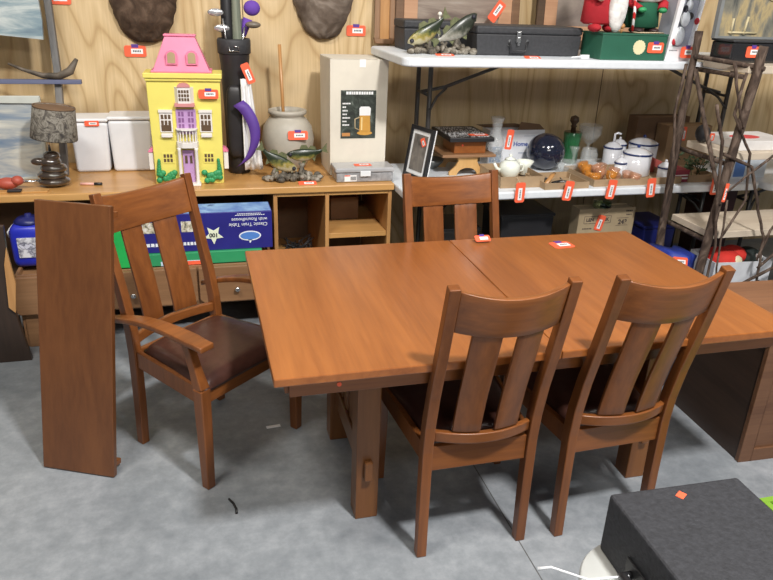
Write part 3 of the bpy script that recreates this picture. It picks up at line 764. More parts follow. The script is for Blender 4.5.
# ------------------------------------------------------------------ folding tables
def folding(name, lab, x0, x1, y0, y1, zt, legz, leglen_top):
    t = thing(name, lab, 'table', ((x0 + x1) / 2, (y0 + y1) / 2, 0), 0, 'white folding tables by the wall')
    hx = (x1 - x0) / 2; hy = (y1 - y0) / 2; r = .06
    poly = []
    for cx, cy, a0 in ((hx - r, hy - r, 0), (-hx + r, hy - r, 90), (-hx + r, -hy + r, 180), (hx - r, -hy + r, 270)):
        for k in range(7):
            a = R(a0 + k * 15); poly.append((cx + r * math.cos(a), cy + r * math.sin(a)))
    put('table_top', G().prism(poly, zt - .045, zt, 'z'), M_tbl, t, bev=.010, seg=3, label='white plastic top')
    zz = zt - .0455
    for s in (-1, 1):
        xl = s * (hx - (.29 if s < 0 else .05))
        for y in (.06, .29):
            put('leg', G().tube([(xl, y, legz), (xl, y, zz)], .014, 12), M_steel, t)
        put('cross_bar', G().tube([(xl, .074, zz - .20), (xl, .276, zz - .20)], .009), M_steel, t)
        put('cross_bar', G().tube([(xl, .074, legz + .09), (xl, .276, legz + .09)], .009), M_steel, t)
        b = put('brace', G().tube([(xl + s * .02, .16, zz - .19), (xl - s * .12, .14, zz - .16), (xl - s * .50, .10, zz - .012)], .010), M_steel, t)
        put('hinge', G().tube([(xl, .044, zz - .28), (xl - s * .05, .08, zz - .21), (xl - s * .12, .12, zz - .165)], .008), M_steel, b)
    return t
folding('folding_table', 'long white folding table holding glassware, enamelware and trays', 1.082, 3.385, 3.53, 4.29, .745, 0, 0)
folding('folding_table', 'white folding table raised above the other, with fish sculpture and black cases', 1.03, 3.40, 3.53, 4.29, 1.455, .7453, 0)
folding('folding_table', 'white folding table beyond the twig rack carrying the blue book box end', 3.40, 5.2, 3.49, 4.25, .745, 0, 0)['label'] = 'white folding table beyond the twig shelf rack, only its end showing'

# ---- things on the raised table
def case(name, lab, x0, x1, y0, h, dy=.28):
    c = thing(name, lab, 'case', ((x0 + x1) / 2, y0, 1.4553), 0, 'black cases on the raised table')
    w = (x1 - x0) / 2
    put('case_body', G().prism([(-w + .008, 0), (w - .008, 0), (w, h * .72), (-w, h * .72)], 0, dy, 'y'), M_blackm, c, bev=.006)
    put('case_lid', G().box(-w - .003, w + .003, -.004, dy + .004, h * .725, h), M_blackm, c, bev=.012, seg=3)
    return c, w
c, w = case('hard_case', 'long black hard case with silver latch next to the green box', 1.49, 2.115, 3.74, .152)
put('latch', G().box(-.085, -.06, -.014, -.0045, .07, .125).box(-.079, -.066, -.018, -.0145, .055, .095), M_chrome, c, bev=.002, label='silver latch')
hd = put('handle', G().tube([(-.125, -.010, .06), (-.125, -.022, .075), (-.115, -.022, .025), (-.03, -.022, .025), (-.02, -.022, .075), (-.02, -.010, .06)], .006), M_black, c)
for xm in (-.125, -.02): put('handle_mount', G().box(xm - .005, xm + .005, -.012, -.001, .05, .085), M_chrome, hd)
price_tag(c, (-.04, -.14, .003), (R(-75), 0, 0), .09, .05, False)
c, w = case('equipment_case', 'black box behind the fish sculpture on the raised table', 1.16, 1.52, 4.0, .16, .22)

GX = thing('gift_box', 'dark green box with round gold seal under the holiday dolls', 'box', (2.345, 3.57, 1.4553))
M_green = mat('deep_green', (.022, .115, .07), .5, var=.08)
put('box_body', G().box(-.20, .20, 0, .22, 0, .128), M_green, GX, bev=.003)
put('box_top', G().box(-.203, .203, -.003, .223, .1285, .138), M_green, GX, bev=.002)
put('gold_seal', G().prism([(.030 + (.036 + .003 * (k % 2)) * math.cos(2 * PI * k / 32), .068 + (.036 + .003 * (k % 2)) * math.sin(2 * PI * k / 32)) for k in range(32)], -.0022, -.0005, 'y'), mat('gold_cream', (.72, .68, .42), .5), GX, label='round cream-gold seal')
price_tag(GX, (.130, -.004, .068), (0, 0, 0), .10, .055)
put('ribbon_cord', G().tube([(.0, .045, .143), (.06, .008, .143), (.13, .012, .145), (.19, .03, .142)], .004, 6), M_string, GX)
o = put('cable_plug', G().box(0, .05, 0, .02, 0, .02).tube([(0, .01, .01), (-.05, .02, .005)], .004, 6), M_white, None, (2.06, 3.62, 1.4556), bev=.003); tag(o, 'white plug between the black case and green box', 'plug')

M_red = mat('red_felt', (.42, .015, .025), .85, var=.15)
M_beard = pattern('white_wool', [(.35, (.55, .53, .50)), (.6, (.82, .81, .79))], 20, rough=.95, bmp=.8)
M_skin = mat('doll_skin', (.65, .38, .28), .5)
def santa(loc, coat, lab, rz, green=False):
    s = thing('santa_doll', lab, 'doll', loc, rz, 'bearded holiday dolls')
    put('robe', G().lathe([(.06, .03), (.075, .04), (.068, .14), (.05, .22), (.03, .26)], seg=24), coat, s)
    for k in (-1, 1):
        b = put('boot', G().sph((k * .035, -.04, .018), (.024, .042, .018)), M_red if not green else mat('boot_dark', (.04, .02, .02), .4), s)
        put('boot_cuff', G().sph((k * .035, -.025, .035), (.022, .024, .010)), M_beard, b)
        put('sleeve', G().tube([(k * .04, 0, .225), (k * .075, -.03, .18), (k * .05, -.07, .145)], [.024, .022, .02]), coat if not green else M_red, s)
        put('mitten', G().sph((k * .045, -.08, .140), .017), M_tg if green else M_skin, s)
    hd = put('head', G().sph((0, -.01, .29), (.038, .038, .045)), M_skin, s)
    put('nose', G().sph((0, -.05, .29), .008, 8, 6), M_skin, hd)
    put('eye', G().sph((-.014, -.044, .302), .004, 6, 4).sph((.014, -.044, .302), .004, 6, 4), M_ink, hd)
    if green: bd = G().sph((0, -.045, .225), (.072, .028, .045)).sph((0, -.04, .262), (.048, .02, .03))
    else: bd = G().sph((0.045, -.075, .11), (.042, .03, .11)).sph((.03, -.06, .22), (.05, .03, .06))
    put('beard', bd, M_beard, s, label='long white wool beard')
    put('hat', G().lathe([(.046, 0), (.044, .03), (.03, .07), (.012, .11), (0, .12)], (0, -.005, .31), 20), coat, s)
    return s
sr = santa((2.17, 3.69, 1.5935), M_red, 'holiday doll in red robe with long white beard on the green box', 0); sr.scale = (1.25,) * 3
sg = santa((2.43, 3.69, 1.5935), mat('green_felt', (.01, .10, .05), .85), 'holiday doll in green coat with red sleeves on the green box', 0, True); sg.scale = (1.4, 1.3, .86)
M_candy = None
m, nt, b_ = nodes('candy_stripe')
wv = nt.nodes.new('ShaderNodeTexWave'); wv.inputs['Scale'].default_value = 12; wv.bands_direction = 'DIAGONAL'
nt.links.new(coords(nt), wv.inputs['Vector']); nt.links.new(ramp(nt, [(.45, (.55, .02, .02)), (.55, (.8, .8, .8))], wv.outputs['Fac']), b_.inputs['Base Color'])
o = put('candy_cane', G().tube([(2.335, 3.60, 1.602), (2.325, 3.59, 1.70), (2.315, 3.59, 1.78), (2.33, 3.59, 1.82), (2.36, 3.59, 1.80)], .008), m); tag(o, 'red and white striped candy cane between the two dolls', 'ornament')
o = put('wooden_stick', G().tube([(2.265, 3.595, 1.594), (2.265, 3.59, 1.62)], .006), M_oakz)
tag(o, 'small pale wooden peg on the green box by the red doll', 'peg')
put('peg_knob', G().sph((2.265, 3.59, 1.628), .014), M_oakz, o)

WB = thing('window_box', 'tall white display box with clear front beside the green box', 'box', (2.64, 3.58, 1.4553), R(0))
M_bw = mat('box_white', (.80, .81, .83), .4)
put('box_body', G().prism([(-.075, 0), (.085, 0), (.125, .36), (-.045, .36)], .02, .14, 'y'), mat('box_inner', (.34, .36, .42), .5), WB)
put('front_card', G().prism([(-.085, 0), (.075, 0), (.078, .075), (-.076, .075)], 0, .0195, 'y').prism([(-.076, .0755), (-.052, .0755), (-.015, .36), (-.047, .36)], 0, .0195, 'y').prism([(.060, .0755), (.078, .0755), (.112, .36), (.092, .36)], 0, .0195, 'y'), M_bw, WB)
put('snowman_figure', G().sph((-.02, .0, .13), (.032, .02, .05)).sph((0.0, .0, .22), (.027, .02, .04)).sph((.012, .0, .29), (.02, .016, .026)), M_white, WB)
put('red_print', G().sph((-.045, -.002, .10), (.014, .006, .018)).sph((.075, -.002, .21), (.016, .006, .018)), M_red, WB)
put('dark_print', G().sph((.025, 0, .235), (.024, .012, .02)).sph((-.01, -.002, .27), (.006, .02, .02)), M_ink, WB)
put('film_window', G().prism([(-.055, .077), (.062, .077), (.093, .36), (-.018, .36)], -.0225, -.0215, 'y'), glass('clear_film', (.95, .97, 1)), WB)
g = G()
for k in range(6): g.box(-.065 + k * .009, -.059 + k * .009, -.0012, -.0002, .052, .057)
put('small_print', g, M_ink, WB)
price_tag(WB, (.035, -.024, .048), (0, 0, 0), .085, .06)

# framed art behind
def art(name, lab, x0, x1, z0, z1, y, fm, cm, fw=.05, matw=0, mm=None):
    t = thing(name, lab, 'picture', ((x0 + x1) / 2, y, z0), 0, 'framed pictures above the raised table')
    w = (x1 - x0) / 2; h = z1 - z0
    rot = (R(-3), 0, 0)
    g = G().box(-w, w, 0, .03, 0, fw).box(-w, w, 0, .03, h - fw, h).box(-w, -w + fw, 0, .03, fw, h - fw).box(w - fw, w, 0, .03, fw, h - fw)
    put('picture_frame', g, fm, t, rot=rot, bev=.006)
    put('canvas', G().box(-w + fw, w - fw, .014, .022, fw, h - fw), cm, t, rot=rot)
    if matw:
        a = w - fw; 
        put('inner_mat', G().box(-a, a, .006, .0135, fw, fw + matw).box(-a, -a + matw, .006, .0135, fw + matw, h - fw).box(a - matw, a, .006, .0135, fw + matw, h - fw), mm, t, rot=rot)
    return t
M_pinkw = wood('rosy_frame', (.42, .22, .12), (.58, .34, .20), 'x', .5)
M_land = pattern('landscape', [(.3, (.10, .07, .06)), (.45, (.20, .15, .12)), (.58, (.33, .27, .22)), (.7, (.50, .48, .46))], 2.2, (.6, 1, 4))
M_land2 = pattern('landscape_dark', [(.3, (.13, .10, .09)), (.55, (.25, .20, .17)), (.7, (.32, .27, .22))], 3, (1, 1, 2))
art('framed_picture', 'landscape painting in wide rosy wooden frame behind the fish sculpture', 1.225, 2.03, 1.456, 2.0, 4.40, wood('frame_brown', (.12, .06, .03), (.22, .12, .06), 'x', .5), M_land, .05, .085, M_pinkw)
art('framed_picture', 'dark painting in rosy wooden frame behind the black hard case', 2.14, 2.95, 1.456, 2.0, 4.36, wood('frame_dark', (.06, .035, .02), (.13, .075, .04), 'x', .5), M_land2, .05, .085, M_pinkw)
art('framed_picture', 'narrow brown wooden frame edge beside the greyish pelt', 1.10, 1.22, 1.456, 2.0, 4.42, wood('frame_tan', (.20, .11, .055), (.34, .19, .10), 'z', .5), M_oakz, .03)

t = price_tag(None, (1.845, 4.335, 1.665), (0, R(-55), 0), .13, .06, False); tag(t, 'tilted orange price tag on the corner of the rosy framed landscape', 'price tag')
# ------------------------------------------------------------------ on the lower folding table
ZL = .7454
FP = thing('framed_photo', 'black framed photo with white mat leaning on the table leg', 'picture', (1.222, 3.90, ZL), R(-73))
tl = Matrix.Rotation(R(-10), 4, 'X')
w = .112
put('picture_frame', G().box(-w, w, 0, .018, 0, .022, tl).box(-w, w, 0, .018, .278, .30, tl).box(-w, -w + .022, 0, .018, .022, .278, tl).box(w - .022, w, 0, .018, .022, .278, tl), M_black, FP)
put('mat_board', G().box(-w + .022, w - .022, .007, .012, .022, .278, tl), M_label, FP)
put('photo', G().box(-w + .045, w - .045, .004, .0065, .045, .255, tl), pattern('photo_grey', [(.35, (.10, .09, .08)), (.6, (.25, .22, .19))], 8), FP)
put('backing', G().box(-w + .001, w - .001, .0185, .026, .001, .299, tl), M_label, FP)
price_tag(FP, (.04, -.006 + .04, .215), (R(-10), R(60), 0), .05, .035, False)

ST = thing('step_stool', 'small yellow pine stool with arched leg under the black tray', 'stool', (1.575, 3.93, ZL), R(-1))
M_pine = wood('yellow_pine', (.48, .27, .09), (.62, .38, .15), 'z', .4)
put('stool_top', G().box(-.17, .17, -.02, .28, .112, .128), M_dres, ST, bev=.003)
arch = [(-.115, 0), (-.065, 0)] + [(.065 * math.cos(a) * 1.0, .045 * math.sin(a)) for a in [PI - k * PI / 12 for k in range(1, 12)]] + [(.065, 0), (.115, 0), (.115, .02), (.075, .055), (.06, .085), (.065, .1115), (-.065, .1115), (-.06, .085), (-.075, .055), (-.115, .02)]
for y in (0, .22): put('leg_panel', G().prism(arch, y, y + .02, 'y'), M_pine, ST, bev=.002)
WX = thing('wooden_box', 'reddish wooden box on the pine stool', 'box', (1.59, 3.95, ZL + .1285), R(-1))
put('box_body', G().box(-.10, .10, 0, .22, 0, .0755), M_top, WX, bev=.004)
put('orange_dot', G().lathe([(.007, 0), (.007, .001)], seg=12), M_orange, WX, (-.05, -.0003, .05), (R(90), 0, 0))
BT = thing('game_board', 'black board with white scrawled lettering atop the wooden box', 'board', (1.585, 3.93, ZL + .2045), R(-1))
put('board', G().box(-.14, .14, -.02, .36, 0, .026), M_black, BT, bev=.004)
g = G(); random.seed(31)
for row in range(13):
    y = .0 + row * .026; x = -.125
    while x < .118:
        w = random.uniform(.006, .016); h = random.uniform(.008, .018); sk = random.uniform(-.006, .006)
        if random.random() < .82:
            g.prism([(x, y), (x + w * .55, y), (x + w * .55 + sk, y + h), (x + sk, y + h)], .0262, .0268, 'z')
            if random.random() < .5: g.prism([(x, y + h * .6), (x + w * 1.1, y + h * .75), (x + w * 1.1, y + h), (x, y + h * .85)], .0262, .0269, 'z')
        x += w + .004
put('scrawl_print', g, M_label, BT, label='white scrawled lettering')
price_tag(BT, (.06, .05, .0305), (R(-90), 0, 0), .12, .05, False)
for k, (x, z) in enumerate(((1.72, 0),)):
    o = put('bowl', G().lathe([(.03, 0), (.04, .004), (.075, .04), (.08, .06), (.076, .06), (.07, .042), (.035, .01), (0, .008)], (1.41, 4.14, ZL)), mat('grey_bowl', (.12, .13, .13), .3)); tag(o, 'dark grey bowl behind the pine stool', 'bowl')

OB = thing('appliance_carton', 'open white and blue carton behind the oil lamp', 'carton', (1.99, 4.16, ZL))
put('carton_body', G().box(-.19, .19, 0, .012, 0, .225).box(-.19, .19, .118, .13, 0, .225).box(-.19, -.178, .0125, .1175, 0, .225).box(.178, .19, .0125, .1175, 0, .225).box(-.178, .178, .0125, .1175, 0, .01), mat('white_print', (.80, .82, .86), .5), OB, bev=.001)
put('flap', G().prism([(-.25, .245), (.02, .250), (.19, .2255), (-.19, .2255)], .10, .104, 'y').prism([(.0, .2255), (.19, .2255), (.15, .26), (.02, .275)], .005, .009, 'y'), M_cardd, OB, label='brown open flap')
words('Home B', .04, mat('print_blue', (.03, .08, .35), .5), OB, (.045, -.0012, .135), (R(90), 0, 0), bold=.001)
put('blue_print', G().box(-.18, -.10, -.0012, -.0003, .02, .12), pattern('blue_swirl', [(.4, (.6, .65, .7)), (.55, (.15, .30, .55)), (.7, (.7, .7, .75))], 20), OB)
g = G()
for k in range(10): g.box(.02 + k * .014, .03 + k * .014, -.0012, -.0003, .075, .081); g.box(.05 + k * .011, .058 + k * .011, -.0012, -.0003, .185, .189)
put('small_print', g, mat('print_grey', (.3, .35, .45), .5), OB)

TP = thing('teapot', 'white lidded teapot in the cardboard tray', 'teapot', (1.79, 3.80, ZL + .012))
M_porc = mat('porcelain', (.84, .88, .80), .15, var=.06, coat=.6)
put('pot_body', G().lathe([(.035, 0), (.045, .01), (.065, .045), (.06, .085), (.035, .105), (.03, .108)], seg=28), M_porc, TP)
put('pot_lid', G().lathe([(.034, .1085), (.028, .118), (.008, .124), (.008, .13), (.012, .138), (0, .145)], seg=24), M_porc, TP)
put('spout', G().tube([(-.055, 0, .04), (-.085, 0, .06), (-.10, 0, .09)], [.014, .010, .008]), M_porc, TP)
put('handle', G().tube([(.058, 0, .08), (.085, 0, .075), (.088, 0, .045), (.062, 0, .035)], .006), M_porc, TP)
CP = thing('creamer', 'white flared creamer bowl beside the teapot', 'bowl', (1.915, 3.86, ZL + .012))
put('bowl_body', G().lathe([(.02, 0), (.03, .005), (.035, .05), (.055, .085), (.052, .086), (.03, .05), (.025, .012), (0, .01)], seg=28), M_porc, CP)
OL = thing('oil_lamp', 'clear glass oil lamp chimney behind the white teapot', 'lamp', (1.775, 4.0, ZL))
def thin(name, c, a):
    m, nt, b = nodes(name)
    f = noise(nt, coords(nt), 40, 3)
    nt.links.new(ramp(nt, [(.4, tuple(x * .8 for x in c)), (.6, c)], f), b.inputs['Base Color'])
    b.inputs['Roughness'].default_value = .06; b.inputs['Alpha'].default_value = a; b.inputs['Coat Weight'].default_value = 1
    bump(nt, b, f, .3, .01)
    return m
M_gl = thin('clear_glass', (.80, .84, .84), .20)
put('chimney', G().lathe([(.042, .12), (.055, .17), (.045, .21), (.028, .25), (.032, .30), (.045, .335), (.043, .335), (.030, .30), (.026, .25), (.043, .21), (.052, .17), (.040, .12), (.042, .12)], seg=28), M_gl, OL)
put('font_bowl', G().lathe([(.045, 0), (.05, .01), (.03, .03), (.055, .06), (.05, .10), (.03, .118)], seg=28), M_gl, OL)
price_tag(OL, (.06, -.06, .21), (0, R(6), 0), .045, .12, False)
BL = thing('enamel_roaster', 'round glossy navy blue ball beside the cardboard trays', 'ball', (2.135, 4.03, ZL))
put('ball_shell', G().sph((0, 0, .113), (.121, .121, .115)).lathe([(.05, 0), (.055, .012)]), mat('navy_gloss', (.012, .015, .032), .12, var=.4, scale=40, coat=.7), BL)
BL.name = 'gazing_ball'
def tray(loc, w, d, h, lab, rz=0):
    t = thing('cardboard_tray', lab, 'tray', loc, rz, 'cardboard trays on the folding table')
    put('tray_walls', G().box(-w / 2, w / 2, 0, .004, 0, h).box(-w / 2, w / 2, d - .004, d, 0, h).box(-w / 2, -w / 2 + .004, .0045, d - .0045, 0, h).box(w / 2 - .004, w / 2, .0045, d - .0045, 0, h).box(-w / 2 + .0045, w / 2 - .0045, .0045, d - .0045, 0, .004), M_card, t)
    return t
t1 = tray((1.79, 3.61, ZL), .27, .34, .065, 'cardboard tray holding the white teapot')
t2 = tray((2.045, 3.55, ZL), .285, .25, .038, 'cardboard tray of small dark tools and odds', R(2))
t3 = tray((2.53, 3.58, ZL), .60, .36, .042, 'cardboard tray of amber glassware and enamel canisters', R(1))
t4 = tray((2.99, 3.60, ZL), .20, .24, .045, 'small cardboard tray with green plants by the twig rack')
for tt, x, a in ((t1, -.055, 0), (t2, -.012, 8), (t3, -.222, 6), (t3, .045, -4), (t4, .03, 0)):
    yy = 3.513 - tt.location.y - (x * .035 if tt is t2 else 0)
    price_tag(tt, (x, yy, 0), (0, R(a), 0), .058, .115, False)
    put('tag_string', G().tube([(x + .0, yy, .05), (x + .015, -.004, .06), (x + .04, .03, .08)], .0018, 5), M_string, tt)
# contents of tray 2
o = put('mallet', G().tube([(1.93, 3.60, .762), (2.0, 3.66, .80), (2.03, 3.69, .805)], [.014, .014, .010], flat=.6), M_oakz); tag(o, 'tan wooden handle sticking out of the tool tray', 'tool')
for k, (x, y, a, nm, lab, m) in enumerate([(2.05, 3.66, 25, 'knife', 'black handled blade lying in the tool tray', M_black), (2.10, 3.64, -20, 'pliers', 'dark pliers lying in the tool tray', M_steel), (2.0, 3.72, 70, 'wrench', 'dark grey wrench lying across the tool tray', M_steel)]):
    q = thing(nm, lab, 'tool', (x, y, ZL + .0045), R(a))
    put('tool_body', G().box(-.06, .02, -.012, .012, 0, .018), m, q, bev=.005)
    put('tool_tip', G().box(.0205, .06, -.008, .008, .006, .012), M_chrome, q, bev=.002)
o = put('silver_spoon', G().sph((2.07, 3.60, .762), (.02, .03, .006)).tube([(2.07, 3.63, .764), (2.075, 3.70, .772)], .004), M_chrome); tag(o, 'silver spoon near the front of the tool tray', 'spoon')
# clear and amber glass
def gbowl(x, y, z, r, h, m, lab, grp, nm='glass_bowl'):
    o = put(nm, G().lathe([(r * .4, 0), (r * .5, .003), (r * .85, h * .5), (r, h), (r * .96, h), (r * .8, h * .5), (r * .42, .008), (0, .007)], seg=18), m, None, (x, y, z)); tag(o, lab, 'glassware', grp)
    return o
gbowl(2.24, 3.93, ZL, .075, .07, M_gl, 'wide clear cut-glass bowl beside the navy ball', 'clear glassware')
gbowl(2.40, 3.90, ZL, .07, .06, M_gl, 'clear cut-glass dish between bowl and soap pump', 'clear glassware')
o = put('glass_candlestick', G().lathe([(.035, 0), (.012, .02), (.010, .10), (.03, .14), (.034, .15), (0, .15)], (2.31, 3.98, ZL)), M_gl); tag(o, 'clear glass candlestick rising among cut-glass bowls', 'glassware', 'clear glassware')
o = put('glass_compote', G().lathe([(.05, 0), (.012, .015), (.010, .12), (.05, .15), (.075, .19), (.078, .25), (.074, .25), (.07, .19), (.04, .156), (0, .15)], (2.52, 4.18, ZL)), M_gl); tag(o, 'tall clear glass compote near the plywood wall', 'glassware', 'clear glassware')
o = put('glass_jar', G().lathe([(.05, 0), (.055, .01), (.055, .10), (.045, .12), (.048, .13), (.044, .13), (.05, .1), (.05, .02), (0, .01)], (2.44, 4.02, ZL)), M_gl); tag(o, 'clear glass jar behind the white soap pump', 'glassware', 'clear glassware')
M_amb = thin('amber_glass', (.70, .27, .04), .55); M_peach = thin('peach_glass', (.62, .30, .17), .5)
random.seed(9)
for k, (x, y, s) in enumerate([(2.29, 3.66, 0), (2.35, 3.72, 1), (2.30, 3.78, 0), (2.42, 3.66, 1), (2.46, 3.75, 1), (2.38, 3.79, 1), (2.52, 3.69, 1), (2.44, 3.85, 1), (2.34, 3.87, 0), (2.27, 3.72, 0), (2.51, 3.61, 1), (2.36, 3.62, 0)]):
    gbowl(x, y, ZL + .0046, .036, .05 + .012 * (k % 3), M_peach if s else M_amb, ['small amber glass dish in the long cardboard tray', 'small peach glass dish in the long cardboard tray'][s], 'amber dishes' if not s else 'peach dishes', 'glass_dish').rotation_euler = (R(random.uniform(-22, 22)), R(random.uniform(-22, 22)), 0)
# decanter
DC = thing('decanter', 'green glass decanter with dark round stopper', 'decanter', (2.40, 4.19, ZL))
put('decanter_body', G().lathe([(.045, 0), (.05, .008), (.052, .12), (.060, .20), (.056, .205), (.048, .12), (.044, .02), (0, .015)], seg=24), thin('green_glass', (.03, .20, .07), .7), DC)
put('stopper', G().lathe([(.018, .206), (.015, .235), (.022, .24), (.014, .25), (.030, .275), (.026, .30), (0, .312)], seg=20).lathe([(.0555, .20), (.0555, .206)], seg=20), mat('stopper_dark', (.08, .05, .03), .2), DC, label='dark brown stopper')
# enamel canisters
M_en = mat('enamel_white', (.72, .73, .77), .15, var=.03, coat=.6); M_rim = mat('enamel_blue', (.02, .04, .16), .2)
def canister(x, y, z, r, h, lab, knob='ball'):
    c = thing('enamel_canister', lab, 'canister', (x, y, z), 0, 'white enamel canisters with blue rims')
    put('canister_body', G().lathe([(r * .95, 0), (r, .004), (r, h)], seg=30), M_en, c)
    put('blue_rim', G().lathe([(r + .003, h - .004), (r + .005, h + .001), (r + .003, h + .005)], seg=30), M_rim, c, label='dark blue rim')
    l = put('lid', G().lathe([(r + .002, h + .0055), (r * .9, h + .012), (r * .55, h + .028), (.006, h + .036)], seg=30), M_en, c)
    if knob == 'ball': put('knob', G().sph((0, 0, h + .044), .011, 14, 8), M_rim, l)
    elif knob == 'pump': put('pump', G().tube([(0, 0, h + .036), (0, 0, h + .085), (.018, -.004, h + .092), (.04, -.01, h + .086)], [.010, .007, .008, .006]), M_en, l)
    else: put('knob', G().sph((0, 0, h + .042), .009, 14, 8), M_en, l)
    return c
canister(2.665, 3.83, ZL + .0046, .088, .13, 'large white enamel canister, foremost of the set')
canister(2.835, 4.03, ZL, .092, .155, 'large white enamel canister behind, near the tan carton')
canister(2.62, 4.04, ZL, .058, .13, 'white enamel soap dispenser with pump top', 'pump')
canister(2.785, 3.70, ZL + .0046, .042, .068, 'small white enamel cup canister at the tray end', 'w')
canister(2.555, 3.83, ZL + .0046, .036, .072, 'small white enamel canister between soap pump and large canister', 'w')
canister(2.735, 4.15, ZL, .05, .125, 'grey-white enamel canister tucked behind the large ones', 'w')
# cartons behind
def carton(name, lab, x0, x1, y0, y1, z0, h, m, open_=False):
    c = thing(name, lab, 'carton', ((x0 + x1) / 2, y0, z0), 0)
    w = (x1 - x0) / 2; d = y1 - y0
    put('carton_body', G().box(-w, w, 0, .004, 0, h).box(-w, w, d - .004, d, 0, h).box(-w, -w + .004, .0045, d - .0045, 0, h).box(w - .004, w, .0045, d - .0045, 0, h).box(-w + .0045, w - .0045, .0045, d - .0045, 0, .004).box(-w + .0045, w - .0045, .0045, d - .0045, h - .012, h - .008), m, c)
    return c
c = carton('brown_carton', 'dark brown carton behind the enamel canisters', 2.86, 3.26, 4.17, 4.28, ZL, .30, M_cardd)
c = carton('tan_carton', 'tan cardboard carton standing behind the twig rack post', 3.0, 3.33, 4.02, 4.15, ZL, .265, mat('tan_card', (.33, .21, .11), .8))
price_tag(c, (-.045, -.003, .215), (0, 0, 0), .03, .09, False)
c = thing('candy_box', 'small dark red and white box by the front post', 'box', (2.845, 3.61, ZL)); c['label'] = 'small dark red box with white stripes beside the enamel cups'
put('box_body', G().box(-.055, .055, 0, .14, 0, .075), mat('maroon', (.28, .02, .05), .4), c, bev=.003)
put('white_stripe', G().box(-.05, .05, -.0012, -.0003, .02, .03).box(-.045, .045, -.0012, -.0003, .04, .047), M_label, c)
o = put('gift_bag', G().prism([(2.74, 0), (2.92, 0), (2.90, .06), (2.80, .10), (2.75, .11)], 3.86, 3.90, 'y'), mat('salmon', (.65, .15, .13), .5), None, (0, 0, ZL), bev=.004); tag(o, 'salmon red flat package behind the maroon box', 'package')
o = put('book_box', G().box(3.25, 3.50, 3.66, 3.80, 0, .115), mat('book_white', (.62, .68, .75), .4), None, (0, 0, ZL), bev=.003); tag(o, 'white and blue flat box beyond the twig rack', 'box')
put('blue_panel', G().box(3.26, 3.34, 3.6585, 3.6595, .01, .105), mat('panel_blue', (.10, .22, .55), .5), o)
# greenery in tray 4
g = G(); random.seed(12)
for k in range(60):
    x, y = random.uniform(-.08, .08), random.uniform(.03, .2); z = random.uniform(.03, .14)
    a = random.uniform(0, 6.28); l = random.uniform(.02, .04)
    g.add([(x, y, z), (x + l * math.cos(a), y + l * math.sin(a), z + .01), (x + l * .6 * math.cos(a + .6), y + l * .6 * math.sin(a + .6), z + .02), (x, y, z + .004)], [(0, 1, 2), (0, 2, 3), (0, 1, 3), (1, 2, 3)])
for k in range(8): g.tube([(random.uniform(-.07, .07), random.uniform(.04, .18), .0045), (random.uniform(-.07, .07), random.uniform(.04, .18), .13)], .003, 5)
o = put('artificial_greenery', g, mat('plant_green', (.05, .085, .035), .6, var=.3), None, (2.99, 3.60, ZL)); tag(o, 'artificial green leaves filling the small cardboard tray', 'plant', kind='stuff')

# ------------------------------------------------------------------ under the folding table
c = carton('shipping_carton', 'tan shipping carton with stamped numbers under the folding table', 2.24, 2.63, 3.70, 3.80, .0, .57, mat('ship_card', (.40, .31, .19), .8))
M_st = mat('stamp_ink', (.08, .06, .05), .7)
words('LEN', .030, M_st, c, (-.115, -.0012, .500), (R(90), 0, 0), bold=.001)
words('NK', .030, M_st, c, (-.005, -.0012, .500), (R(90), 0, 0), bold=.001)
words('243', .042, M_st, c, (.115, -.0012, .478), (R(90), 0, 0), bold=.0015)
g = G()
for z in (.477, .523): g.box(-.155, .03, -.0012, -.0002, z - .0012, z + .0012)
for x in (-.155, .03): g.box(x - .0012, x + .0012, -.0012, -.0002, .477, .523)
for z in (.505, .457): g.box(.07, .155, -.0012, -.0002, z - .001, z + .001)
for k in range(4): g.box(.13 + k * .012, .139 + k * .012, -.0012, -.0002, .545, .555); g.box(.135 + k * .01, .142 + k * .01, -.0012, -.0002, .522, .530)
for k in range(6): g.box(-.16 + k * .011, -.152 + k * .011, -.0012, -.0002, .44, .448)
put('stamp_border', g, M_st, c)
price_tag(c, (-.045, -.004, .480), (0, R(14), 0), .055, .10, False)
put('tag_string', G().tube([(-.03, -.004, .53), (.0, -.01, .56), (.03, -.02, .59)], .002, 5), M_string, c)
o = put('green_jar', G().lathe([(.05, 0), (.055, .01), (.055, .04), (0, .045)], (0, 0, 0)), glass('pale_green', (.5, .7, .5)), None, (2.42, 3.75, .5625)); tag(o, 'pale green glass dish on the shipping carton', 'dish')
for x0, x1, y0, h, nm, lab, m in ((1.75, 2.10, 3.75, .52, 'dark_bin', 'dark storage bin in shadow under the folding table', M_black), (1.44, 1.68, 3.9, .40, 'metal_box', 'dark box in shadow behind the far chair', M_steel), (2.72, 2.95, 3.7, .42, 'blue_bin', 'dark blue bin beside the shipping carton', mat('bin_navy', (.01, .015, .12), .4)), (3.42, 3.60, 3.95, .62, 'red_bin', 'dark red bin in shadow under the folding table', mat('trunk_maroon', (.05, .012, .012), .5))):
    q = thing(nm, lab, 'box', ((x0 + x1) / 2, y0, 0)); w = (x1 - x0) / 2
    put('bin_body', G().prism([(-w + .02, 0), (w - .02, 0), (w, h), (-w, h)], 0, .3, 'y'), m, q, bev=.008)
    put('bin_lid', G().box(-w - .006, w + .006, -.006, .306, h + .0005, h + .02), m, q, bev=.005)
o = None

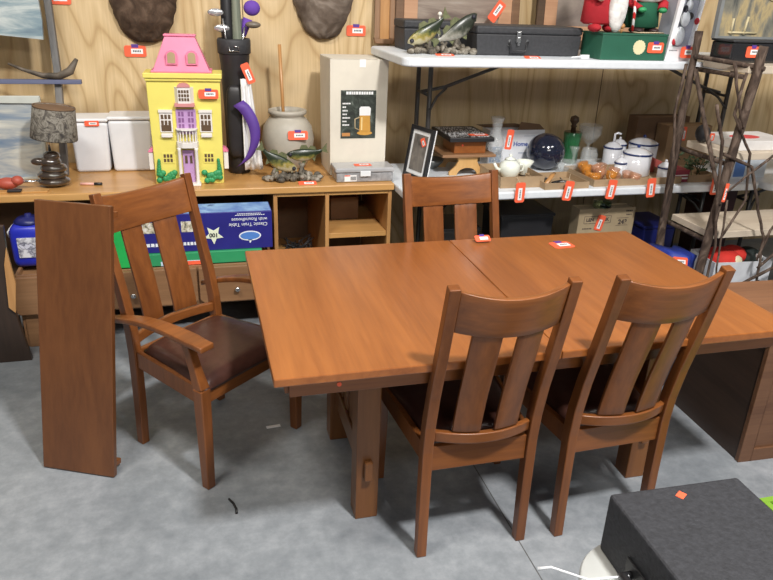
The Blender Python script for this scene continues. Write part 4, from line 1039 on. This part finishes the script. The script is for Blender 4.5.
# ------------------------------------------------------------------ rustic twig rack
RK = thing('twig_rack', 'rustic display rack of branches with three pale board shelves', 'rack', (0, 0, 0))
M_bark = pattern('bark', [(.35, (.032, .019, .013)), (.5, (.075, .048, .034)), (.65, (.16, .115, .088))], 22, (1, 1, .4), .85, 6, 1.2, .6)
M_board = wood('pale_board', (.52, .43, .33), (.66, .57, .45), 'x', .6, coat=0)
M_edge = M_card
def branch(pts, r, name='branch', jit=.003, sub=4):
    P = []; pts = [Vector(p) for p in pts]
    for i in range(len(pts) - 1):
        for t in range(sub): P.append(pts[i].lerp(pts[i + 1], t / sub))
    P.append(pts[-1])
    rr_ = r if isinstance(r, tuple) else (r, r)
    for i in range(1, len(P) - 1): P[i] += Vector((random.uniform(-jit, jit), random.uniform(-jit, jit), 0))
    n = len(P)
    return put(name, G().tube(P, [(rr_[0] + (rr_[1] - rr_[0]) * i / (n - 1)) * random.uniform(.9, 1.12) for i in range(n)], 9), M_bark, RK)
random.seed(21)
branch([(2.64, 3.06, 0), (2.655, 3.06, .5), (2.685, 3.06, 1.0), (2.72, 3.06, 1.35), (2.735, 3.06, 1.575)], (.026, .022), 'post')
branch([(2.70, 3.47, 0), (2.665, 3.47, .7), (2.655, 3.47, 1.2), (2.66, 3.47, 1.62)], (.026, .02), 'post')
branch([(3.85, 3.06, 0), (3.83, 3.06, 1.6)], (.026, .022), 'post')
branch([(3.85, 3.47, 0), (3.83, 3.47, 1.6)], (.026, .022), 'post')
for z, x0 in ((.565, 2.70), (1.0, 2.70), (1.44, 2.70)):
    put('shelf', G().box(x0, 3.80, 3.09, 3.44, z, z + .038), M_board, RK, bev=.003)
    branch([(x0 - .005, 3.10, z - .017), (x0 - .005, 3.48, z - .017)], .012, 'shelf_bearer', .002)
branch([(2.74, 3.03, 1.47), (2.67, 3.20, 1.485), (2.655, 3.46, 1.49)], .013, 'shelf_bearer')
branch([(2.66, 3.03, .78), (2.66, 3.25, 1.13), (2.67, 3.45, 1.42)], .012)
branch([(2.66, 3.05, 1.45), (2.63, 3.04, 1.25), (2.77, 3.03, 1.05), (2.82, 3.03, .80), (2.72, 3.03, .60)], (.008, .006))
branch([(2.61, 3.03, 1.05), (2.80, 3.02, .98), (2.90, 3.02, .75), (2.99, 3.02, .58), (3.02, 3.02, .30)], (.009, .007))
branch([(3.12, 3.02, .80), (3.02, 3.02, .62), (2.98, 3.02, .45)], .007)
branch([(2.62, 3.47, 1.45), (2.58, 3.44, 1.20), (2.62, 3.42, .95), (2.60, 3.40, .60)], (.009, .006))
branch([(2.68, 3.47, 1.10), (2.62, 3.42, .80), (2.60, 3.40, .55)], (.010, .008))
branch([(2.55, 3.02, 1.50), (2.62, 3.01, 1.30), (2.68, 3.01, 1.18)], (.008, .005))
branch([(2.50, 3.02, 1.30), (2.58, 3.02, 1.12), (2.62, 3.02, .85), (2.68, 3.02, .55), (2.68, 3.02, .12)], (.009, .007))
branch([(2.99, 3.02, 1.10), (2.80, 3.02, .95), (2.68, 3.02, .85)], (.007, .005))
branch([(2.71, 3.04, .80), (2.72, 3.02, .50), (2.75, 3.02, .20)], (.006, .005))
branch([(3.0, 3.02, .40), (3.25, 3.02, .62), (3.4, 3.02, .80)], .008)
branch([(2.9, 3.02, .30), (3.15, 3.02, .42), (3.3, 3.02, .45)], .009)
price_tag(RK, (2.675, 3.025, .845), (0, R(4), 0), .022, .10, False)
# on the rack
RD = thing('black_box', 'glossy black box with price tag atop the twig rack', 'box', (2.93, 3.24, 1.4785)); RD.name = 'stereo_unit'
put('unit_body', G().box(-.225, .40, 0, .17, 0, .10), mat('gloss_black', (.02, .02, .022), .2, coat=.5), RD, bev=.01, seg=3)
put('unit_top', G().box(-.23, .405, -.004, .174, .1005, .112), M_blackm, RD, bev=.004)
price_tag(RD, (-.10, -.004, .055), (0, 0, 0), .085, .055)
TRP = thing('framed_picture', 'grey picture with gold tree branches standing on the black unit', 'picture', (3.15, 3.36, 1.5912), 0, 'framed pictures above the raised table')
del TRP['group']
put('canvas', G().box(-.46, .46, 0, .012, 0, .34), pattern('gold_trees', [(.36, (.07, .075, .07)), (.48, (.20, .19, .15)), (.58, (.42, .33, .17)), (.7, (.16, .15, .12))], 5, (2.2, 1, .7)), TRP)
put('picture_frame', G().box(-.48, .48, -.008, .02, -.0, .012).box(-.48, -.4605, -.008, .02, .0125, .34), mat('frame_grey', (.20, .21, .21), .5), TRP)
g = G()
for a in ([(-.42, .30), (-.3, .24), (-.15, .19), (.1, .13), (.2, .09)], [(-.05, .17), (.05, .22), (.14, .30)], [(-.38, .02), (-.38, .10)], [(-.30, .02), (-.29, .11)], [(-.40, .03), (-.22, .03)]):
    g.tube([(x, -.002, z) for x, z in a], .006, 6)
put('gold_branches', g, mat('gold_paint', (.55, .47, .28), .5), TRP)
o = put('pizza_box', G().box(2.80, 3.15, 3.14, 3.42, 0, .05), mat('pizza_white', (.72, .70, .68), .5), None, (0, 0, 1.0385), bev=.003); o.name = 'flat_box'; tag(o, 'flat white box with red oval on the middle rack shelf', 'box')
put('red_oval', G().lathe([(.09, 0), (.09, .0008)], seg=28, sy=.6), mat('logo_red', (.65, .05, .06), .5), o, (2.93, 3.27, .0503))
o2 = put('dark_pouch', G().sph((2.73, 3.36, .052), (.035, .05, .05), 12, 8), M_black, None, (0, 0, 1.0385)); tag(o2, 'small black pouch at the back of the middle rack shelf', 'pouch')
price_tag(o2, (2.745, 3.30, .045), (0, 0, 0), .03, .04, False)

# floor things behind the table end
BG = thing('shopping_bag', 'royal blue bag slumped beneath the twig rack', 'bag', (2.55, 3.20, 0))
put('bag_body', G().grid(lambda u, v: ((2 * u - 1) * (.13 + .01 * v) + .01 * math.sin(v * 12), -.1 + .03 * math.sin(u * 11 + v * 4) + .02 * v, .45 * v + .04 * (1 - u) * v), 16, 12, .16), mat('bag_blue', (.015, .035, .26), .6), BG)
price_tag(BG, (-.02, -.12, .445), (R(-20), R(8), 0), .10, .05, False)
WC = thing('open_carton', 'white open carton of red cloths and caps beneath the twig rack', 'carton', (2.98, 3.12, 0), R(-4))
put('carton_body', G().box(-.17, .20, 0, .005, 0, .40).box(-.17, .20, .235, .24, 0, .40).box(-.17, -.165, .0055, .2345, 0, .40).box(.195, .20, .0055, .2345, 0, .40).box(-.164, .194, .0055, .2345, 0, .005), mat('carton_white', (.62, .64, .68), .6), WC)
g = G()
for k in range(5): g.box(.06 + k * .018, .074 + k * .018, -.0012, -.0002, .26 + k * .002, .275 + k * .002)
put('small_print', g, M_ink, WC)
o = put('red_cloth', G().sph((-.06, .10, .37), (.10, .10, .07), ex=.7).sph((.03, .12, .40), (.07, .08, .05)), mat('cloth_red', (.60, .03, .02), .8, bmp=.5), None, (2.98, 3.12, .006), (0, 0, R(-4))); tag(o, 'bright red cloth heaped in the white open carton', 'cloth')
o = put('black_cap', G().sph((.115, .10, .38), (.075, .09, .065)), mat('cap_black', (.012, .02, .018), .8), None, (2.98, 3.12, .006), (0, 0, R(-4))); tag(o, 'black cap with white mark in the white open carton', 'cap')
put('cap_mark', G().box(.105, .112, .0, .03, .40, .43).box(.12, .127, .0, .03, .40, .43), M_label, o)
o = put('cream_pouch', G().sph((-.02, .03, .39), (.04, .03, .035)), mat('cream', (.7, .62, .42), .7), None, (2.98, 3.12, .006), (0, 0, R(-4))); tag(o, 'cream pouch on top of the red cloth', 'pouch')

# wooden chest at the table end
CH = thing('blanket_chest', 'wooden paneled chest standing past the end of the dining table', 'chest', (2.095, 1.95, 0), R(-2))
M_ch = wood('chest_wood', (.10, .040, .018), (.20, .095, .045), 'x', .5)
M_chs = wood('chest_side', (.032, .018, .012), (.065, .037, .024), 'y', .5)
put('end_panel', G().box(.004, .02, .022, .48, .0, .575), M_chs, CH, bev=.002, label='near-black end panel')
fr = G().box(0, .06, 0, .0215, 0, .575).box(.06, 1.0, 0, .0215, 0, .06).box(.06, 1.0, 0, .0215, .51, .575).box(.94, 1.0, 0, .0215, .06, .51)
put('front_frame', fr, M_ch, CH, bev=.002)
put('front_panel', G().box(.061, .939, .010, .020, .061, .509), M_ch, CH)
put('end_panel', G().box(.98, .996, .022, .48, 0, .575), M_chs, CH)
put('back_board', G().box(.021, .979, .46, .479, 0, .575), M_ch, CH)
put('lid', G().box(-.012, 1.02, -.015, .50, .5755, .60), wood('lid_wood', (.17, .075, .038), (.30, .14, .07), 'x', .4), CH, bev=.004)
put('pull', G().box(.18, .26, -.008, -.0005, .20, .212), M_chrome, CH, bev=.002)

# ------------------------------------------------------------------ near corner: bucket, black case, lime tub
BK = thing('plastic_bucket', 'upturned white plastic bucket carrying the black case', 'bucket', (1.015, 1.10, 0)); BK.scale = (.92, .92, 1)
BK['label'] = 'white plastic bucket with lid under the black case'
put('bucket_body', G().lathe([(.145, 0), (.15, .01), (.172, .385)], seg=40), mat('bucket_grey', (.36, .36, .32), .4, var=.03), BK)
put('bucket_lid', G().lathe([(.178, .3855), (.182, .39), (.182, .41), (.176, .42), (0, .42)], seg=40), mat('bucket_lid', (.60, .62, .60), .35, var=.03), BK)
BC = thing('speaker_case', 'black vinyl case with small orange diamond sticker in the near corner', 'case', (1.143, 1.04, .4203), R(-1.5))
put('case_body', G().box(-.19, .19, -.20, .20, 0, .18), mat('case_vinyl', (.030, .031, .036), .65, var=.25, scale=80, bmp=.25), BC, bev=.010, seg=3)
hh = put('handle', G().tube([(-.192, .05, .055), (-.225, .045, .06), (-.235, .02, .085), (-.235, -.06, .085), (-.225, -.09, .06), (-.192, -.095, .055)], .010), M_black, BC)
put('handle_plate', G().box(-.196, -.1905, -.11, .075, .03, .09), M_black, hh, bev=.002)
put('cable_tie', G().tube([(-.215, .03, .075), (-.30, .06, .05), (-.37, .12, .045), (-.40, .13, .036)], [.003, .003, .003, .005], 6), M_white, BC, label='white plastic tie')
put('diamond_sticker', G().box(-.013, .013, -.010, .010, 0, .0012), M_orange, BC, (-.01, .158, .1803), (0, 0, R(35)), label='small orange diamond sticker')
LT = thing('plastic_tub', 'lime green plastic tub behind the black vinyl case', 'tub', (2.0, 1.33, 0))
put('tub_wall', G().box(-.20, .20, -.20, -.19, .0, .19).box(-.20, .20, .19, .20, .0, .19).box(-.20, -.19, -.1895, .1895, 0, .19).box(.19, .20, -.1895, .1895, 0, .19).box(-.1895, .1895, -.1895, .1895, 0, .01), mat('lime', (.20, .38, .04), .4, var=.03), LT)
put('rim', G().box(-.21, .21, -.21, -.188, .1905, .20).box(-.21, .21, .188, .21, .1905, .20).box(-.21, -.188, -.1875, .1875, .1905, .20).box(.188, .21, -.1875, .1875, .1905, .20), mat('lime', (0, 0, 0)), LT)
o = put('wire_twig', G().tube([(.028, 2.158, .005), (.042, 2.13, .006), (.050, 2.10, .005), (.050, 2.075, .005)], .0045, 7), M_black); tag(o, 'short dark twig lying on the concrete near the armchair', 'twig'); o.name = 'twig'
o = put('paper_scrap', G().box(-.03, .03, -.008, .008, 0, .003), M_label, None, (.24, 2.60, .0003), (0, 0, R(5))); tag(o, 'small pale paper scrap on the floor under the table', 'paper')

# ------------------------------------------------------------------ light, world, camera
def area(loc, target, size, power, col=(1, .96, .90), sy=None):
    l = bpy.data.lights.new('ceiling_lamp', 'AREA'); l.energy = power; l.size = size; l.color = col
    if sy: l.shape = 'RECTANGLE'; l.size_y = sy
    o = bpy.data.objects.new('ceiling_lamp', l); COL.objects.link(o); o.location = loc
    o.rotation_euler = (Vector(target) - Vector(loc)).to_track_quat('-Z', 'Y').to_euler()
    return o
area((1.3, .0, 4.2), (1.0, 2.2, 0), .32, 165, (1, .97, .94))
area((1.0, -3.6, 3.9), (1.2, 3.6, .8), 2.4, 60, (1, .96, .90), .6)
area((-1.2, 1.2, 4.4), (-.5, 3.4, .8), 1.3, 80, (1, .94, .84), .4)
area((3.4, .2, 4.4), (2.2, 3.0, .8), 1.3, 40, (1, .96, .90), .4)
w = bpy.data.worlds.new('world'); S.world = w; w.use_nodes = True
bg = w.node_tree.nodes['Background']; bg.inputs['Color'].default_value = (.90, .93, 1.0, 1); bg.inputs['Strength'].default_value = .11

cd = bpy.data.cameras.new('camera'); cd.sensor_width = 36; cd.lens = 703 / 773 * 36; cd.clip_start = .05
cam = bpy.data.objects.new('camera', cd); COL.objects.link(cam)
# camera axes measured from the vanishing points of the table and wall
rt = Vector((.96659352, -.253757, .03611579)); dn = Vector((-.06741953, -.38765368, -.9193363)); fw_ = Vector((.24728844, .8861896, -.39181171))
mw = Matrix((( rt.x, -dn.x, -fw_.x, 0), (rt.y, -dn.y, -fw_.y, 0), (rt.z, -dn.z, -fw_.z, 1.76), (0, 0, 0, 1)))
cam.matrix_world = mw
S.camera = cam
S.view_settings.view_transform = 'Standard'; S.view_settings.look = 'None'; S.view_settings.gamma = 1
S.view_settings.exposure = 0.42
